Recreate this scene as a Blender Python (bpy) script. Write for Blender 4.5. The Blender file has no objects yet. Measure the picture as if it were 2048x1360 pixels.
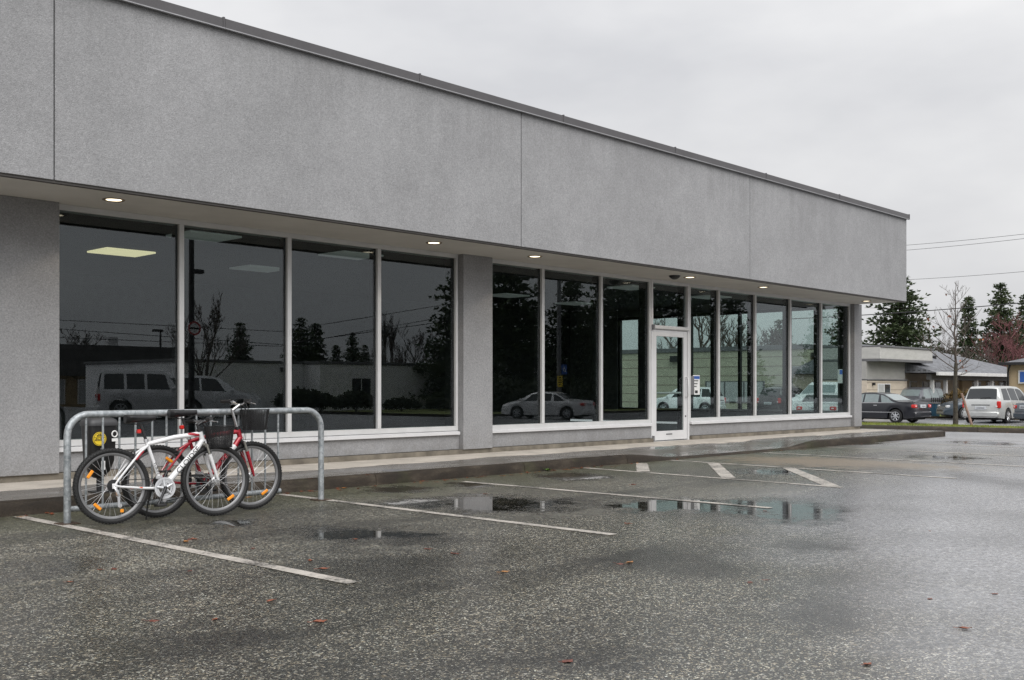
import bpy, bmesh, math, random
from mathutils import Vector, Matrix, noise as mnoise
R_ = math.radians
random.seed(7)
scene = bpy.context.scene
COL = scene.collection

# ------------------------------------------------------------------ camera
F_PX, CX, HZ, CAM_H = 2110.0, 1024.0, 776.0, 1.2          # photograph pixels (2048 wide)
TH = math.atan((3027.0 - CX) / F_PX)                        # heading measured from the facade direction (+X)
cam_d = bpy.data.cameras.new('camera'); cam = bpy.data.objects.new('camera', cam_d); COL.objects.link(cam)
cam.location = (0, 0, CAM_H)
cam.rotation_euler = (R_(90), 0, TH - R_(90))
cam_d.sensor_width = 36.0; cam_d.lens = 36.0 * F_PX / 2048.0
cam_d.shift_y = (HZ - 680.0) / 2048.0
cam_d.clip_start = 0.1; cam_d.clip_end = 2500.0
scene.camera = cam
# ------------------------------------------------------------------ sky and light
SKY_H = 3.72
SUN_EL, SUN_AZ = 46.0, 205.0
world = bpy.data.worlds.new('World'); scene.world = world; world.use_nodes = True
wn = world.node_tree.nodes; wl = world.node_tree.links; wn.clear()
w_out = wn.new('ShaderNodeOutputWorld'); w_bg = wn.new('ShaderNodeBackground'); w_bg.inputs['Strength'].default_value = 0.12
w_sky = wn.new('ShaderNodeTexSky'); w_sky.sky_type = 'NISHITA'; w_sky.sun_disc = False
w_sky.sun_elevation = R_(SUN_EL); w_sky.sun_rotation = R_(SUN_AZ); w_sky.air_density = 1.0; w_sky.dust_density = 6.0
w_hs = wn.new('ShaderNodeHueSaturation'); w_hs.inputs['Saturation'].default_value = 0.12
w_tc = wn.new('ShaderNodeTexCoord'); w_map = wn.new('ShaderNodeMapping'); w_map.inputs['Scale'].default_value = (1.0, 1.0, 2.6)
w_no = wn.new('ShaderNodeTexNoise'); w_no.inputs['Scale'].default_value = 2.4; w_no.inputs['Detail'].default_value = 5.0; w_no.inputs['Roughness'].default_value = 0.52
w_cr = wn.new('ShaderNodeValToRGB')
w_cr.color_ramp.elements[0].position = 0.30; w_cr.color_ramp.elements[0].color = (0.77, 0.78, 0.815, 1)
w_cr.color_ramp.elements[1].position = 0.68; w_cr.color_ramp.elements[1].color = (1.10, 1.10, 1.105, 1)
w_sc = wn.new('ShaderNodeVectorMath'); w_sc.operation = 'SCALE'; w_sc.inputs['Scale'].default_value = 1.0
w_mx = wn.new('ShaderNodeMix'); w_mx.data_type = 'RGBA'; w_mx.inputs['Factor'].default_value = 0.93
wl.new(w_sky.outputs['Color'], w_hs.inputs['Color']); wl.new(w_tc.outputs['Generated'], w_map.inputs['Vector'])
wl.new(w_map.outputs['Vector'], w_no.inputs['Vector']); wl.new(w_no.outputs['Fac'], w_cr.inputs['Fac'])
w_xyz = wn.new('ShaderNodeSeparateXYZ'); wl.new(w_tc.outputs['Generated'], w_xyz.inputs[0])      # overcast: brighter towards the zenith
w_el = wn.new('ShaderNodeMath'); w_el.operation = 'MULTIPLY_ADD'; w_el.use_clamp = False; w_el.inputs[1].default_value = 0.75 * SKY_H; w_el.inputs[2].default_value = SKY_H
w_cl = wn.new('ShaderNodeMath'); w_cl.operation = 'MAXIMUM'; w_cl.inputs[1].default_value = 0.0
wl.new(w_xyz.outputs['Z'], w_cl.inputs[0]); wl.new(w_cl.outputs[0], w_el.inputs[0]); wl.new(w_el.outputs[0], w_sc.inputs['Scale'])
wl.new(w_cr.outputs['Color'], w_sc.inputs[0]); wl.new(w_hs.outputs['Color'], w_mx.inputs['A']); wl.new(w_sc.outputs['Vector'], w_mx.inputs['B'])
wl.new(w_mx.outputs['Result'], w_bg.inputs['Color']); wl.new(w_bg.outputs['Background'], w_out.inputs['Surface'])
sun_d = bpy.data.lights.new('sun', 'SUN'); sun_d.energy = 1.5; sun_d.angle = R_(60); sun_d.color = (1.0, 0.985, 0.96)
sun = bpy.data.objects.new('sun', sun_d); COL.objects.link(sun)
_az = R_(SUN_AZ)                                             # direction towards the sun in plan: behind the camera
_sd = Vector((math.sin(_az) * math.cos(R_(SUN_EL)), math.cos(_az) * math.cos(R_(SUN_EL)), math.sin(R_(SUN_EL))))
sun.rotation_euler = _sd.to_track_quat('Z', 'Y').to_euler(); sun.location = (0, -20, 40)
scene.view_settings.view_transform = 'Standard'; scene.view_settings.look = 'None'
scene.view_settings.exposure = 0.7; scene.view_settings.gamma = 1.0; scene.view_settings.use_curve_mapping = False
scene.render.engine = 'CYCLES'
scene.cycles.use_denoising = True; scene.cycles.denoising_prefilter = 'NONE'; scene.cycles.denoising_input_passes = 'RGB_ALBEDO_NORMAL'; scene.cycles.max_bounces = 10; scene.cycles.transparent_max_bounces = 16
scene.cycles.glossy_bounces = 5; scene.cycles.caustics_reflective = False; scene.cycles.caustics_refractive = False
scene.cycles.sample_clamp_indirect = 6.0

# ------------------------------------------------------------------ pixel helpers (a direction; the distance comes from the ground or a plane)
FV = Vector((math.cos(TH), math.sin(TH), 0)); RV = Vector((math.sin(TH), -math.cos(TH), 0))
def ray(u, v=HZ):
    d = FV + RV * ((u - CX) / F_PX); return Vector((d.x, d.y, -(v - HZ) / F_PX))
def gp(u, v, z=0.0):
    r = ray(u, v); t = (z - CAM_H) / r.z; return Vector((r.x * t, r.y * t, z))
def at(u, depth, z=0.0):
    r = ray(u); return Vector((r.x * depth, r.y * depth, z))
def ony(u, v, y):
    r = ray(u, v); t = y / r.y; return Vector((r.x * t, y, CAM_H + r.z * t))
def onx(u, v, x):
    r = ray(u, v); t = x / r.x; return Vector((x, r.y * t, CAM_H + r.z * t))
Y_GLASS = 12.455
def refl(u, depth, z=0.0):                                   # a thing seen in the window glass: mirrored back in front of the facade
    p = at(u, depth); return Vector((p.x, 2 * Y_GLASS - p.y, z))
def sstep(a, b, x):
    t = max(0.0, min(1.0, (x - a) / (b - a))); return t * t * (3 - 2 * t)
def gz(x, y=0.0):                                            # the car park falls away beyond the building's end
    return -0.45 * sstep(27.0, 43.0, x)
def lerp(a, b, t): return a + (b - a) * t
def interp(tab, x):
    if x <= tab[0][0]: return tab[0][1]
    for (x0, y0), (x1, y1) in zip(tab, tab[1:]):
        if x <= x1: return y0 + (y1 - y0) * (x - x0) / max(1e-9, x1 - x0)
    return tab[-1][1]

# ------------------------------------------------------------------ mesh collector
class MB:
    def __init__(s): s.v = []; s.f = []
    def add(s, vs, fs):
        o = len(s.v); s.v.extend([tuple(p) for p in vs]); s.f.extend([tuple(i + o for i in q) for q in fs]); return s
    def box(s, x0, x1, y0, y1, z0, z1):
        return s.add([(x0,y0,z0),(x1,y0,z0),(x1,y1,z0),(x0,y1,z0),(x0,y0,z1),(x1,y0,z1),(x1,y1,z1),(x0,y1,z1)],
                     [(0,3,2,1),(4,5,6,7),(0,1,5,4),(1,2,6,5),(2,3,7,6),(3,0,4,7)])
    def bbox(s, x0, x1, y0, y1, z0, z1, b=0.01):             # chamfered box
        vs = []; X = (x0, x1); Y = (y0, y1); Z = (z0, z1)
        for i in (0, 1):
            for j in (0, 1):
                for k in (0, 1):
                    sx, sy, sz = (b if i == 0 else -b), (b if j == 0 else -b), (b if k == 0 else -b)
                    vs += [(X[i], Y[j] + sy, Z[k] + sz), (X[i] + sx, Y[j], Z[k] + sz), (X[i] + sx, Y[j] + sy, Z[k])]
        bm = bmesh.new(); bv = [bm.verts.new(p) for p in vs]; r = bmesh.ops.convex_hull(bm, input=bv)
        bmesh.ops.recalc_face_normals(bm, faces=bm.faces); bm.verts.index_update()
        s.add([v.co[:] for v in bm.verts], [[v.index for v in f.verts] for f in bm.faces]); bm.free(); return s
    def tube(s, pts, r, n=8, closed=False, caps=True):
        pts = [Vector(p) for p in pts]; m = len(pts); rs = r if isinstance(r, (list, tuple)) else [r] * m
        tan = []
        for i in range(m):
            a = pts[(i - 1) % m] if (closed or i > 0) else pts[i]; b = pts[(i + 1) % m] if (closed or i < m - 1) else pts[i]
            t = (b - a); tan.append(t.normalized() if t.length > 1e-9 else Vector((0, 0, 1)))
        up = Vector((0, 0, 1)) if abs(tan[0].z) < 0.9 else Vector((1, 0, 0))
        nrm = (up - tan[0] * up.dot(tan[0])).normalized(); vs = []
        for i in range(m):
            nrm = (nrm - tan[i] * nrm.dot(tan[i])).normalized(); bn = tan[i].cross(nrm)
            for k in range(n):
                a = 2 * math.pi * k / n; vs.append(pts[i] + (nrm * math.cos(a) + bn * math.sin(a)) * rs[i])
        fs = []
        for i in range(m if closed else m - 1):
            for k in range(n):
                a = i * n + k; b = i * n + (k + 1) % n; c = ((i + 1) % m) * n + (k + 1) % n; d = ((i + 1) % m) * n + k; fs.append((a, b, c, d))
        if caps and not closed:
            fs.append(tuple(range(n - 1, -1, -1))); fs.append(tuple((m - 1) * n + k for k in range(n)))
        return s.add(vs, fs)
    def lathe(s, prof, n=24, axis='z', c=(0, 0, 0), closed=False):   # prof: (radius, height along axis)
        vs = []; m = len(prof)
        for r, h in prof:
            for k in range(n):
                a = 2 * math.pi * k / n; p = (r * math.cos(a), r * math.sin(a), h)
                if axis == 'y': p = (p[0], h, p[1])
                if axis == 'x': p = (h, p[0], p[1])
                vs.append((p[0] + c[0], p[1] + c[1], p[2] + c[2]))
        fs = []
        for i in range(m if closed else m - 1):
            for k in range(n): fs.append((i*n+k, i*n+(k+1)%n, ((i+1)%m)*n+(k+1)%n, ((i+1)%m)*n+k))
        if not closed:
            fs.append(tuple(range(n - 1, -1, -1))); fs.append(tuple((m - 1) * n + k for k in range(n)))
        return s.add(vs, fs)
    def prism(s, poly, y0, y1, axis='y'):                     # polygon in (x,z) pushed along y (or (y,z) along x, (x,y) along z)
        n = len(poly); P = (lambda a, b, h: (a, h, b)) if axis == 'y' else ((lambda a, b, h: (h, a, b)) if axis == 'x' else (lambda a, b, h: (a, b, h)))
        vs = [P(a, b, y0) for a, b in poly] + [P(a, b, y1) for a, b in poly]
        fs = [tuple(range(n)), tuple(range(2 * n - 1, n - 1, -1))] + [(i, n + i, n + (i + 1) % n, (i + 1) % n) for i in range(n)]
        return s.add(vs, fs)
    def grid(s, fn, nu, nv):
        vs = [fn(i / nu, j / nv) for j in range(nv + 1) for i in range(nu + 1)]
        return s.add(vs, [(j*(nu+1)+i, j*(nu+1)+i+1, (j+1)*(nu+1)+i+1, (j+1)*(nu+1)+i) for j in range(nv) for i in range(nu)])
    def ball(s, c, rx, ry, rz, n=12, m=8):
        prof = [(max(1e-4, math.sin(math.pi * j / m)), -math.cos(math.pi * j / m)) for j in range(m + 1)]
        o = len(s.v); s.lathe(prof, n)
        for i in range(o, len(s.v)):
            x, y, z = s.v[i]; s.v[i] = (c[0] + x * rx, c[1] + y * ry, c[2] + z * rz)
        return s
    def mesh(s, name, mat, smooth=False, fix=True):
        me = bpy.data.meshes.new(name); me.from_pydata(s.v, [], s.f)
        if fix:
            bm = bmesh.new(); bm.from_mesh(me); bmesh.ops.recalc_face_normals(bm, faces=bm.faces); bm.to_mesh(me); bm.free()
        if smooth: me.shade_smooth() if smooth is True else me.shade_smooth()
        if smooth == 'auto' or smooth is True:
            try: me.set_sharp_from_angle(angle=R_(42))
            except Exception: pass
        if mat: me.materials.append(mat)
        return me
    def build(s, name, mat, parent=None, smooth=False, world=False, fix=True):
        return link(name, s.mesh(name, mat, smooth, fix), parent, world)
def link(name, me, parent=None, world=False):
    o = bpy.data.objects.new(name, me); COL.objects.link(o)
    if parent is not None:
        o.parent = parent
        if world:
            p = parent; off = Vector((0, 0, 0))
            while p is not None: off += p.location; p = p.parent
            o.location = -off
    return o
def tag(o, label=None, cat=None, group=None, kind=None):
    if label: o['label'] = label
    if cat: o['category'] = cat
    if group: o['group'] = group
    if kind: o['kind'] = kind
    return o
def thing(name, label, cat, loc=(0, 0, 0), rz=0.0, group=None, rx=0.0):
    o = bpy.data.objects.new(name, None); COL.objects.link(o); o.empty_display_size = 0.2
    o.location = loc; o.rotation_euler = (rx, 0, rz); tag(o, label, cat, group); return o
def copy_tree(o, parent=None):
    c = o.copy(); COL.objects.link(c); c.parent = parent
    for ch in list(o.children): copy_tree(ch, c)
    return c
def text_mesh(name, body, size, mat, parent, M, depth=0.001, sx=1.0):
    cu = bpy.data.curves.new(name, 'FONT'); cu.body = body; cu.size = size; cu.extrude = depth; cu.align_x = 'CENTER'; cu.align_y = 'CENTER'
    t = bpy.data.objects.new(name, cu); COL.objects.link(t); dg = bpy.context.evaluated_depsgraph_get(); dg.update()
    me = bpy.data.meshes.new_from_object(t.evaluated_get(dg)); bpy.data.objects.remove(t)
    me.transform(M @ Matrix.Diagonal((sx, 1, 1, 1))); me.materials.clear(); me.materials.append(mat)
    return link(name, me, parent)
def frame_matrix(origin, xdir, ydir):
    x = Vector(xdir).normalized(); y = Vector(ydir); y = (y - x * y.dot(x)).normalized(); z = x.cross(y)
    M = Matrix((x, y, z)).transposed().to_4x4(); M.translation = Vector(origin); return M

# ------------------------------------------------------------------ material helpers
def nmat(name):
    m = bpy.data.materials.new(name); m.use_nodes = True; nt = m.node_tree; nt.nodes.clear()
    out = nt.nodes.new('ShaderNodeOutputMaterial'); return m, nt, out
class NB:
    def __init__(s, nt): s.nt = nt
    def n(s, t, **kw):
        nd = s.nt.nodes.new(t)
        for k, v in kw.items(): setattr(nd, k, v)
        return nd
    def l(s, a, b): s.nt.links.new(a, b)
    def pos(s): return s.n('ShaderNodeNewGeometry').outputs['Position']
    def obj(s): return s.n('ShaderNodeTexCoord').outputs['Object']
    def mapv(s, vec, scale=(1, 1, 1), loc=(0, 0, 0), rot=(0, 0, 0)):
        m = s.n('ShaderNodeMapping'); m.inputs['Scale'].default_value = scale; m.inputs['Location'].default_value = loc; m.inputs['Rotation'].default_value = rot
        s.l(vec, m.inputs['Vector']); return m.outputs['Vector']
    def noise(s, vec, scale, detail=4, rough=0.55, out='Fac'):
        t = s.n('ShaderNodeTexNoise'); t.inputs['Scale'].default_value = scale; t.inputs['Detail'].default_value = detail; t.inputs['Roughness'].default_value = rough
        if vec is not None: s.l(vec, t.inputs['Vector'])
        return t.outputs[out]
    def voro(s, vec, scale, out='Color', feature='F1'):
        t = s.n('ShaderNodeTexVoronoi'); t.feature = feature; t.inputs['Scale'].default_value = scale; s.l(vec, t.inputs['Vector']); return t.outputs[out]
    def ramp(s, fac, els):
        r = s.n('ShaderNodeValToRGB'); cr = r.color_ramp
        while len(cr.elements) < len(els): cr.elements.new(0.5)
        for e, (p, c) in zip(cr.elements, els):
            e.position = p; e.color = (c, c, c, 1) if isinstance(c, (int, float)) else (*c, 1)
        s.l(fac, r.inputs['Fac']); return r.outputs['Color']
    def mix(s, fac, a, b, mode='MIX'):
        m = s.n('ShaderNodeMix'); m.data_type = 'RGBA'; m.blend_type = mode
        for nm, v in (('Factor', fac), ('A', a), ('B', b)):
            if isinstance(v, (int, float)): m.inputs[nm].default_value = v if nm == 'Factor' else (v, v, v, 1)
            elif isinstance(v, tuple): m.inputs[nm].default_value = (*v, 1)
            else: s.l(v, m.inputs[nm])
        return m.outputs['Result']
    def math(s, op, a, b=None, clamp=False):
        m = s.n('ShaderNodeMath'); m.operation = op; m.use_clamp = clamp
        for i, v in enumerate((a, b)):
            if v is None: continue
            if isinstance(v, (int, float)): m.inputs[i].default_value = v
            else: s.l(v, m.inputs[i])
        return m.outputs[0]
    def sep(s, vec):
        x = s.n('ShaderNodeSeparateXYZ'); s.l(vec, x.inputs[0]); return x.outputs
    def bump(s, h, strength=0.3, dist=0.01, prev=None):
        b = s.n('ShaderNodeBump'); b.inputs['Distance'].default_value = dist
        if isinstance(strength, (int, float)): b.inputs['Strength'].default_value = strength
        else: s.l(strength, b.inputs['Strength'])
        s.l(h, b.inputs['Height'])
        if prev is not None: s.l(prev, b.inputs['Normal'])
        return b.outputs['Normal']
    def bsdf(s, col, rough=0.5, metal=0.0, spec=0.5, normal=None, out=None, emit=None, estr=0.0, coat=0.0):
        b = s.n('ShaderNodeBsdfPrincipled')
        for nm, v in (('Base Color', col), ('Roughness', rough), ('Metallic', metal), ('Specular IOR Level', spec)):
            if isinstance(v, (int, float)): b.inputs[nm].default_value = (v, v, v, 1) if nm == 'Base Color' else v
            elif isinstance(v, tuple): b.inputs[nm].default_value = (*v, 1)
            else: s.l(v, b.inputs[nm])
        if normal is not None: s.l(normal, b.inputs['Normal'])
        if coat: b.inputs['Coat Weight'].default_value = coat; b.inputs['Coat Roughness'].default_value = 0.04
        if emit: b.inputs['Emission Color'].default_value = (*emit, 1); b.inputs['Emission Strength'].default_value = estr
        if out is not None: s.l(b.outputs['BSDF'], out.inputs['Surface'])
        return b
def simple(name, col, rough=0.5, metal=0.0, spec=0.5, vary=0.12, vscale=6.0, bump=0.0, bscale=40.0, coat=0.0, emit=None, estr=0.0, obj=True):
    m, nt, out = nmat(name); B = NB(nt); p = B.obj() if obj else B.pos()
    f = B.ramp(B.noise(p, vscale, 5), [(0.3, 1.0 - vary), (0.7, 1.0 + vary)])
    c = B.mix(1.0, tuple(col), f, 'MULTIPLY')
    rr = B.math('ADD', B.math('MULTIPLY', B.noise(p, vscale * 2.3, 3), 0.16), rough - 0.08, True)
    nrm = B.bump(B.noise(p, bscale, 4), bump, 0.01) if bump else None
    B.bsdf(c, rr, metal, spec, nrm, out, emit, estr, coat); return m
# ------------------------------------------------------------------ materials of the setting
def mat_stucco(name, base, bscale=55.0):
    m, nt, out = nmat(name); B = NB(nt); p = B.pos()
    big = B.noise(p, 0.55, 5, 0.6); mid = B.noise(B.mapv(p, (1, 1, 0.9)), 3.2, 5, 0.62); fine = B.noise(p, bscale, 3, 0.65)
    streak = B.noise(B.mapv(p, (3.5, 3.5, 0.22)), 1.4, 4, 0.6)
    f = B.mix(1.0, B.ramp(big, [(0.32, 0.93), (0.68, 1.07)]), B.ramp(mid, [(0.3, 0.935), (0.7, 1.055)]), 'MULTIPLY')
    f = B.mix(1.0, f, B.ramp(fine, [(0.30, 0.80), (0.70, 1.18)]), 'MULTIPLY')
    f = B.mix(1.0, f, B.ramp(B.noise(p, bscale * 0.42, 4, 0.7), [(0.30, 0.85), (0.70, 1.14)]), 'MULTIPLY')
    f = B.mix(1.0, f, B.ramp(streak, [(0.30, 0.985), (0.6, 1.01)]), 'MULTIPLY')
    c = B.mix(1.0, base, f, 'MULTIPLY')
    zz = B.sep(p)[2]; drip = B.math('MULTIPLY', B.ramp(B.noise(B.mapv(p, (5.0, 5.0, 0.12)), 1.6, 5, 0.65), [(0.46, 0.0), (0.66, 1.0)]), B.ramp(B.math('DIVIDE', zz, 6.0), [(0.72, 0.0), (0.92, 1.0)]))
    c = B.mix(B.math('MULTIPLY', drip, 0.16), c, (0.10, 0.10, 0.095))
    splash = B.math('MULTIPLY', B.ramp(zz, [(0.2, 1.0), (0.55, 0.0)]), B.ramp(B.noise(p, 5.0, 5, 0.7), [(0.4, 0.0), (0.7, 1.0)])); c = B.mix(B.math('MULTIPLY', splash, 0.35), c, (0.12, 0.105, 0.085))
    h = B.math('ADD', B.math('MULTIPLY', B.voro(p, bscale * 0.8, 'Distance'), 0.7), B.noise(p, bscale * 0.45, 5, 0.7))
    B.bsdf(c, 0.86, 0, 0.3, B.bump(h, 0.42, 0.007), out); return m
def mat_concrete(name, dry, wet, edge):                      # sidewalk: dry under the overhang, wet outside it
    m, nt, out = nmat(name); B = NB(nt); p = B.pos(); x, y, z = B.sep(p)
    wob = B.math('MULTIPLY', B.math('SUBTRACT', B.noise(B.mapv(p, (0.7, 1, 1)), 1.1, 5, 0.6), 0.5), 0.75)
    wetf = B.ramp(B.math('SUBTRACT', edge + 0.035, B.math('ADD', y, wob)), [(0.0, 0.0), (0.07, 1.0)])
    endf = B.ramp(B.math('MULTIPLY', B.math('SUBTRACT', x, 25.9), 1.0), [(0.0, 0.0), (0.5, 1.0)])
    wetf = B.math('MAXIMUM', wetf, endf)
    mott = B.ramp(B.noise(p, 2.4, 6, 0.65), [(0.3, 0.78), (0.7, 1.2)]); grain = B.ramp(B.noise(p, 90, 3, 0.7), [(0.3, 0.85), (0.7, 1.15)])
    c = B.mix(wetf, dry, wet); c = B.mix(1.0, c, B.mix(1.0, mott, grain, 'MULTIPLY'), 'MULTIPLY')
    pud = B.ramp(B.noise(B.mapv(p, (0.5, 1.3, 1)), 1.3, 4, 0.55), [(0.42, 0.0), (0.62, 1.0)])
    rough = B.mix(wetf, 0.85, B.mix(pud, 0.32, 0.07))
    nrm = B.bump(B.noise(p, 70, 4, 0.7), B.math('MULTIPLY', B.math('SUBTRACT', 1.15, B.math('MULTIPLY', wetf, pud)), 0.22), 0.006)
    B.bsdf(c, rough, 0, 0.5, nrm, out); return m
def mat_kerb():
    m, nt, out = nmat('kerb_concrete'); B = NB(nt); p = B.pos(); x, y, z = B.sep(p)
    a = B.noise(B.mapv(p, (1, 1, 3)), 2.2, 6, 0.7); b = B.noise(p, 60, 4, 0.7)
    c = B.ramp(a, [(0.28, (0.014, 0.011, 0.008)), (0.52, (0.034, 0.026, 0.019)), (0.75, (0.085, 0.070, 0.052))])
    c = B.mix(1.0, c, B.ramp(b, [(0.3, 0.7), (0.7, 1.3)]), 'MULTIPLY')
    moss = B.ramp(B.noise(p, 1.3, 5, 0.6), [(0.55, 0.0), (0.75, 0.55)])
    c = B.mix(moss, c, (0.05, 0.058, 0.022))
    B.bsdf(c, B.ramp(a, [(0.3, 0.5), (0.7, 0.7)]), 0, 0.25, B.bump(B.noise(p, 55, 5, 0.75), 0.6, 0.01), out); return m
PUDDLES = [(545, 890, 1050, 1086, .15), (735, 1210, 988, 1028, .12), (1150, 1570, 992, 1031, .16), (1390, 1735, 988, 1060, .32), (722, 872, 972, 986),
           (905, 988, 963, 978), (1075, 1212, 945, 961), (1450, 1660, 936, 952, .25), (395, 545, 1034, 1058, .3),
           (1640, 1760, 880, 890), (1890, 2040, 880, 892, .3), (1780, 2000, 908, 922, .35)]
DAMP = [(1430, 1840, 1195, 1275), (900, 1420, 1285, 1350), (480, 1000, 1090, 1190), (1150, 1520, 1085, 1175), (-60, 230, 1105, 1175), (180, 700, 1255, 1330), (1730, 1890, 930, 962), (1890, 2060, 935, 990), (1540, 1720, 1075, 1115), (640, 1000, 1060, 1100)]
def mat_asphalt():
    m, nt, out = nmat('wet_asphalt'); B = NB(nt); p = B.pos(); x, y, z = B.sep(p)
    # view-independent puddle hollows, each an ellipse on the ground
    warp = B.noise(p, 1.6, 5, 0.62, 'Color'); wv = B.n('ShaderNodeVectorMath', operation='SUBTRACT'); B.l(warp, wv.inputs[0]); wv.inputs[1].default_value = (0.5, 0.5, 0.5)
    ws = B.n('ShaderNodeVectorMath', operation='SCALE'); B.l(wv.outputs[0], ws.inputs[0]); ws.inputs['Scale'].default_value = 1.0
    pw = B.n('ShaderNodeVectorMath', operation='ADD'); B.l(p, pw.inputs[0]); B.l(ws.outputs[0], pw.inputs[1])
    best = None
    for (u0, u1, v0, v1, *wk) in PUDDLES:
        c = gp((u0 + u1) / 2, (v0 + v1) / 2); pn = gp((u0 + u1) / 2, v1); pf = gp((u0 + u1) / 2, v0); l = gp(u0, (v0 + v1) / 2); r = gp(u1, (v0 + v1) / 2)
        c = (pn + pf) / 2; a = (r - l).length / 2; b = (pf - pn).length / 2; ang = math.atan2((r - l).y, (r - l).x)
        s1 = B.n('ShaderNodeVectorMath', operation='SUBTRACT'); B.l(pw.outputs[0], s1.inputs[0]); s1.inputs[1].default_value = (c.x, c.y, 0)
        mp = B.mapv(s1.outputs[0], (1, 1, 0), (0, 0, 0), (0, 0, -ang))
        sc = B.n('ShaderNodeVectorMath', operation='MULTIPLY'); B.l(mp, sc.inputs[0]); sc.inputs[1].default_value = (1 / a, 1 / b, 0)
        ln = B.n('ShaderNodeVectorMath', operation='LENGTH'); B.l(sc.outputs[0], ln.inputs[0])
        d = B.math('SUBTRACT', 1.2 - (wk[0] if wk else 0.0), ln.outputs['Value'])
        best = d if best is None else B.math('MAXIMUM', best, d)
    damp = None
    for (u0, u1, v0, v1) in DAMP:
        pn = gp((u0 + u1) / 2, v1); pf = gp((u0 + u1) / 2, v0); l = gp(u0, (v0 + v1) / 2); r = gp(u1, (v0 + v1) / 2)
        c = (pn + pf) / 2; a = (r - l).length / 2; b = (pf - pn).length / 2; ang = math.atan2((r - l).y, (r - l).x)
        s1 = B.n('ShaderNodeVectorMath', operation='SUBTRACT'); B.l(pw.outputs[0], s1.inputs[0]); s1.inputs[1].default_value = (c.x, c.y, 0)
        mp = B.mapv(s1.outputs[0], (1, 1, 0), (0, 0, 0), (0, 0, -ang))
        sc = B.n('ShaderNodeVectorMath', operation='MULTIPLY'); B.l(mp, sc.inputs[0]); sc.inputs[1].default_value = (1 / a, 1 / b, 0)
        ln = B.n('ShaderNodeVectorMath', operation='LENGTH'); B.l(sc.outputs[0], ln.inputs[0])
        d = B.math('SUBTRACT', 1.0, ln.outputs['Value']); damp = d if damp is None else B.math('MAXIMUM', damp, d)
    fine = B.noise(p, 3.0, 6, 0.7)
    grit = B.noise(p, 17.0, 5, 0.75)
    pud = B.ramp(B.math('ADD', B.math('ADD', best, B.math('MULTIPLY', B.math('SUBTRACT', fine, 0.5), 1.7)), B.math('MULTIPLY', B.math('SUBTRACT', grit, 0.5), 1.6)), [(0.06, 0.0), (0.55, 1.0)])
    damp = B.ramp(B.math('ADD', B.math('ADD', damp, B.math('MULTIPLY', B.math('SUBTRACT', fine, 0.5), 2.0)), B.math('ADD', B.math('MULTIPLY', B.math('SUBTRACT', grit, 0.5), 1.6), B.math('MULTIPLY', B.math('SUBTRACT', B.noise(p, 46, 4, 0.75), 0.5), 3.2))), [(0.15, 0.0), (0.55, 1.0)])
    # driving aisle in front of the stalls: worn smoother and wetter
    aisle = B.ramp(B.math('ADD', B.math('SUBTRACT', 5.6, y), B.math('MULTIPLY', B.noise(p, 0.5, 4), 2.2)), [(0.0, 0.0), (1.0, 1.0)])
    east = B.ramp(B.math('DIVIDE', B.math('ADD', x, B.math('MULTIPLY', B.noise(p, 0.35, 4), 6.0)), 24.0), [(0.38, 0.0), (0.85, 1.0)])
    film = B.ramp(B.noise(B.mapv(p, (0.55, 0.8, 1), rot=(0, 0, 0.6)), 0.9, 6, 0.66), [(0.36, 0.0), (0.66, 1.0)])
    film = B.mix(0.35, film, B.ramp(B.noise(p, 24, 4, 0.75), [(0.38, 0.0), (0.62, 1.0)]))
    wet = B.math('MAXIMUM', B.math('MULTIPLY', film, 0.5), B.math('MULTIPLY', aisle, B.math('ADD', B.math('MULTIPLY', film, 0.30), 0.72)))
    wet = B.math('MAXIMUM', wet, B.math('MULTIPLY', damp, 0.8))
    wet = B.math('MAXIMUM', wet, B.math('MULTIPLY', B.math('MULTIPLY', east, B.ramp(B.math('SUBTRACT', 8.5, y), [(0.0, 0.55), (1.0, 1.0)])), B.math('ADD', B.math('MULTIPLY', film, 0.22), 0.86)))
    # aggregate
    jw = B.n('ShaderNodeVectorMath', operation='SCALE'); B.l(B.noise(p, 130.0, 2, 0.5, 'Color'), jw.inputs[0]); jw.inputs['Scale'].default_value = 0.010
    pj = B.n('ShaderNodeVectorMath', operation='ADD'); B.l(p, pj.inputs[0]); B.l(jw.outputs[0], pj.inputs[1]); pj = pj.outputs[0]
    cell = B.voro(pj, 135.0, 'Color'); cs = B.n('ShaderNodeSeparateColor'); B.l(cell, cs.inputs[0])
    stone = B.ramp(cs.outputs[0], [(0.0, (0.014, 0.014, 0.013)), (0.45, (0.026, 0.026, 0.023)), (0.68, (0.058, 0.056, 0.047)), (0.82, (0.16, 0.15, 0.12)), (0.93, (0.32, 0.30, 0.245)), (1.0, (0.56, 0.54, 0.48))])
    tint = B.ramp(cs.outputs[1], [(0.0, (1.10, 0.98, 0.80)), (0.5, (1, 1, 1)), (1.0, (0.92, 1.0, 1.02))])
    stone = B.mix(1.0, stone, tint, 'MULTIPLY')
    cell2 = B.voro(pj, 62.0, 'Color'); c2 = B.n('ShaderNodeSeparateColor'); B.l(cell2, c2.inputs[0])
    stone = B.mix(B.ramp(c2.outputs[0], [(0.91, 0.0), (0.95, 0.7)]), stone, B.mix(c2.outputs[1], (0.20, 0.16, 0.10), (0.36, 0.35, 0.32)))
    patch = B.ramp(B.noise(p, 0.45, 6, 0.62), [(0.3, 0.60), (0.5, 1.0), (0.72, 1.30)])
    track = B.ramp(B.noise(B.mapv(p, (0.16, 1.1, 1), rot=(0, 0, 0.35)), 0.9, 5, 0.6), [(0.36, 0.52), (0.52, 1.0)])
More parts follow.
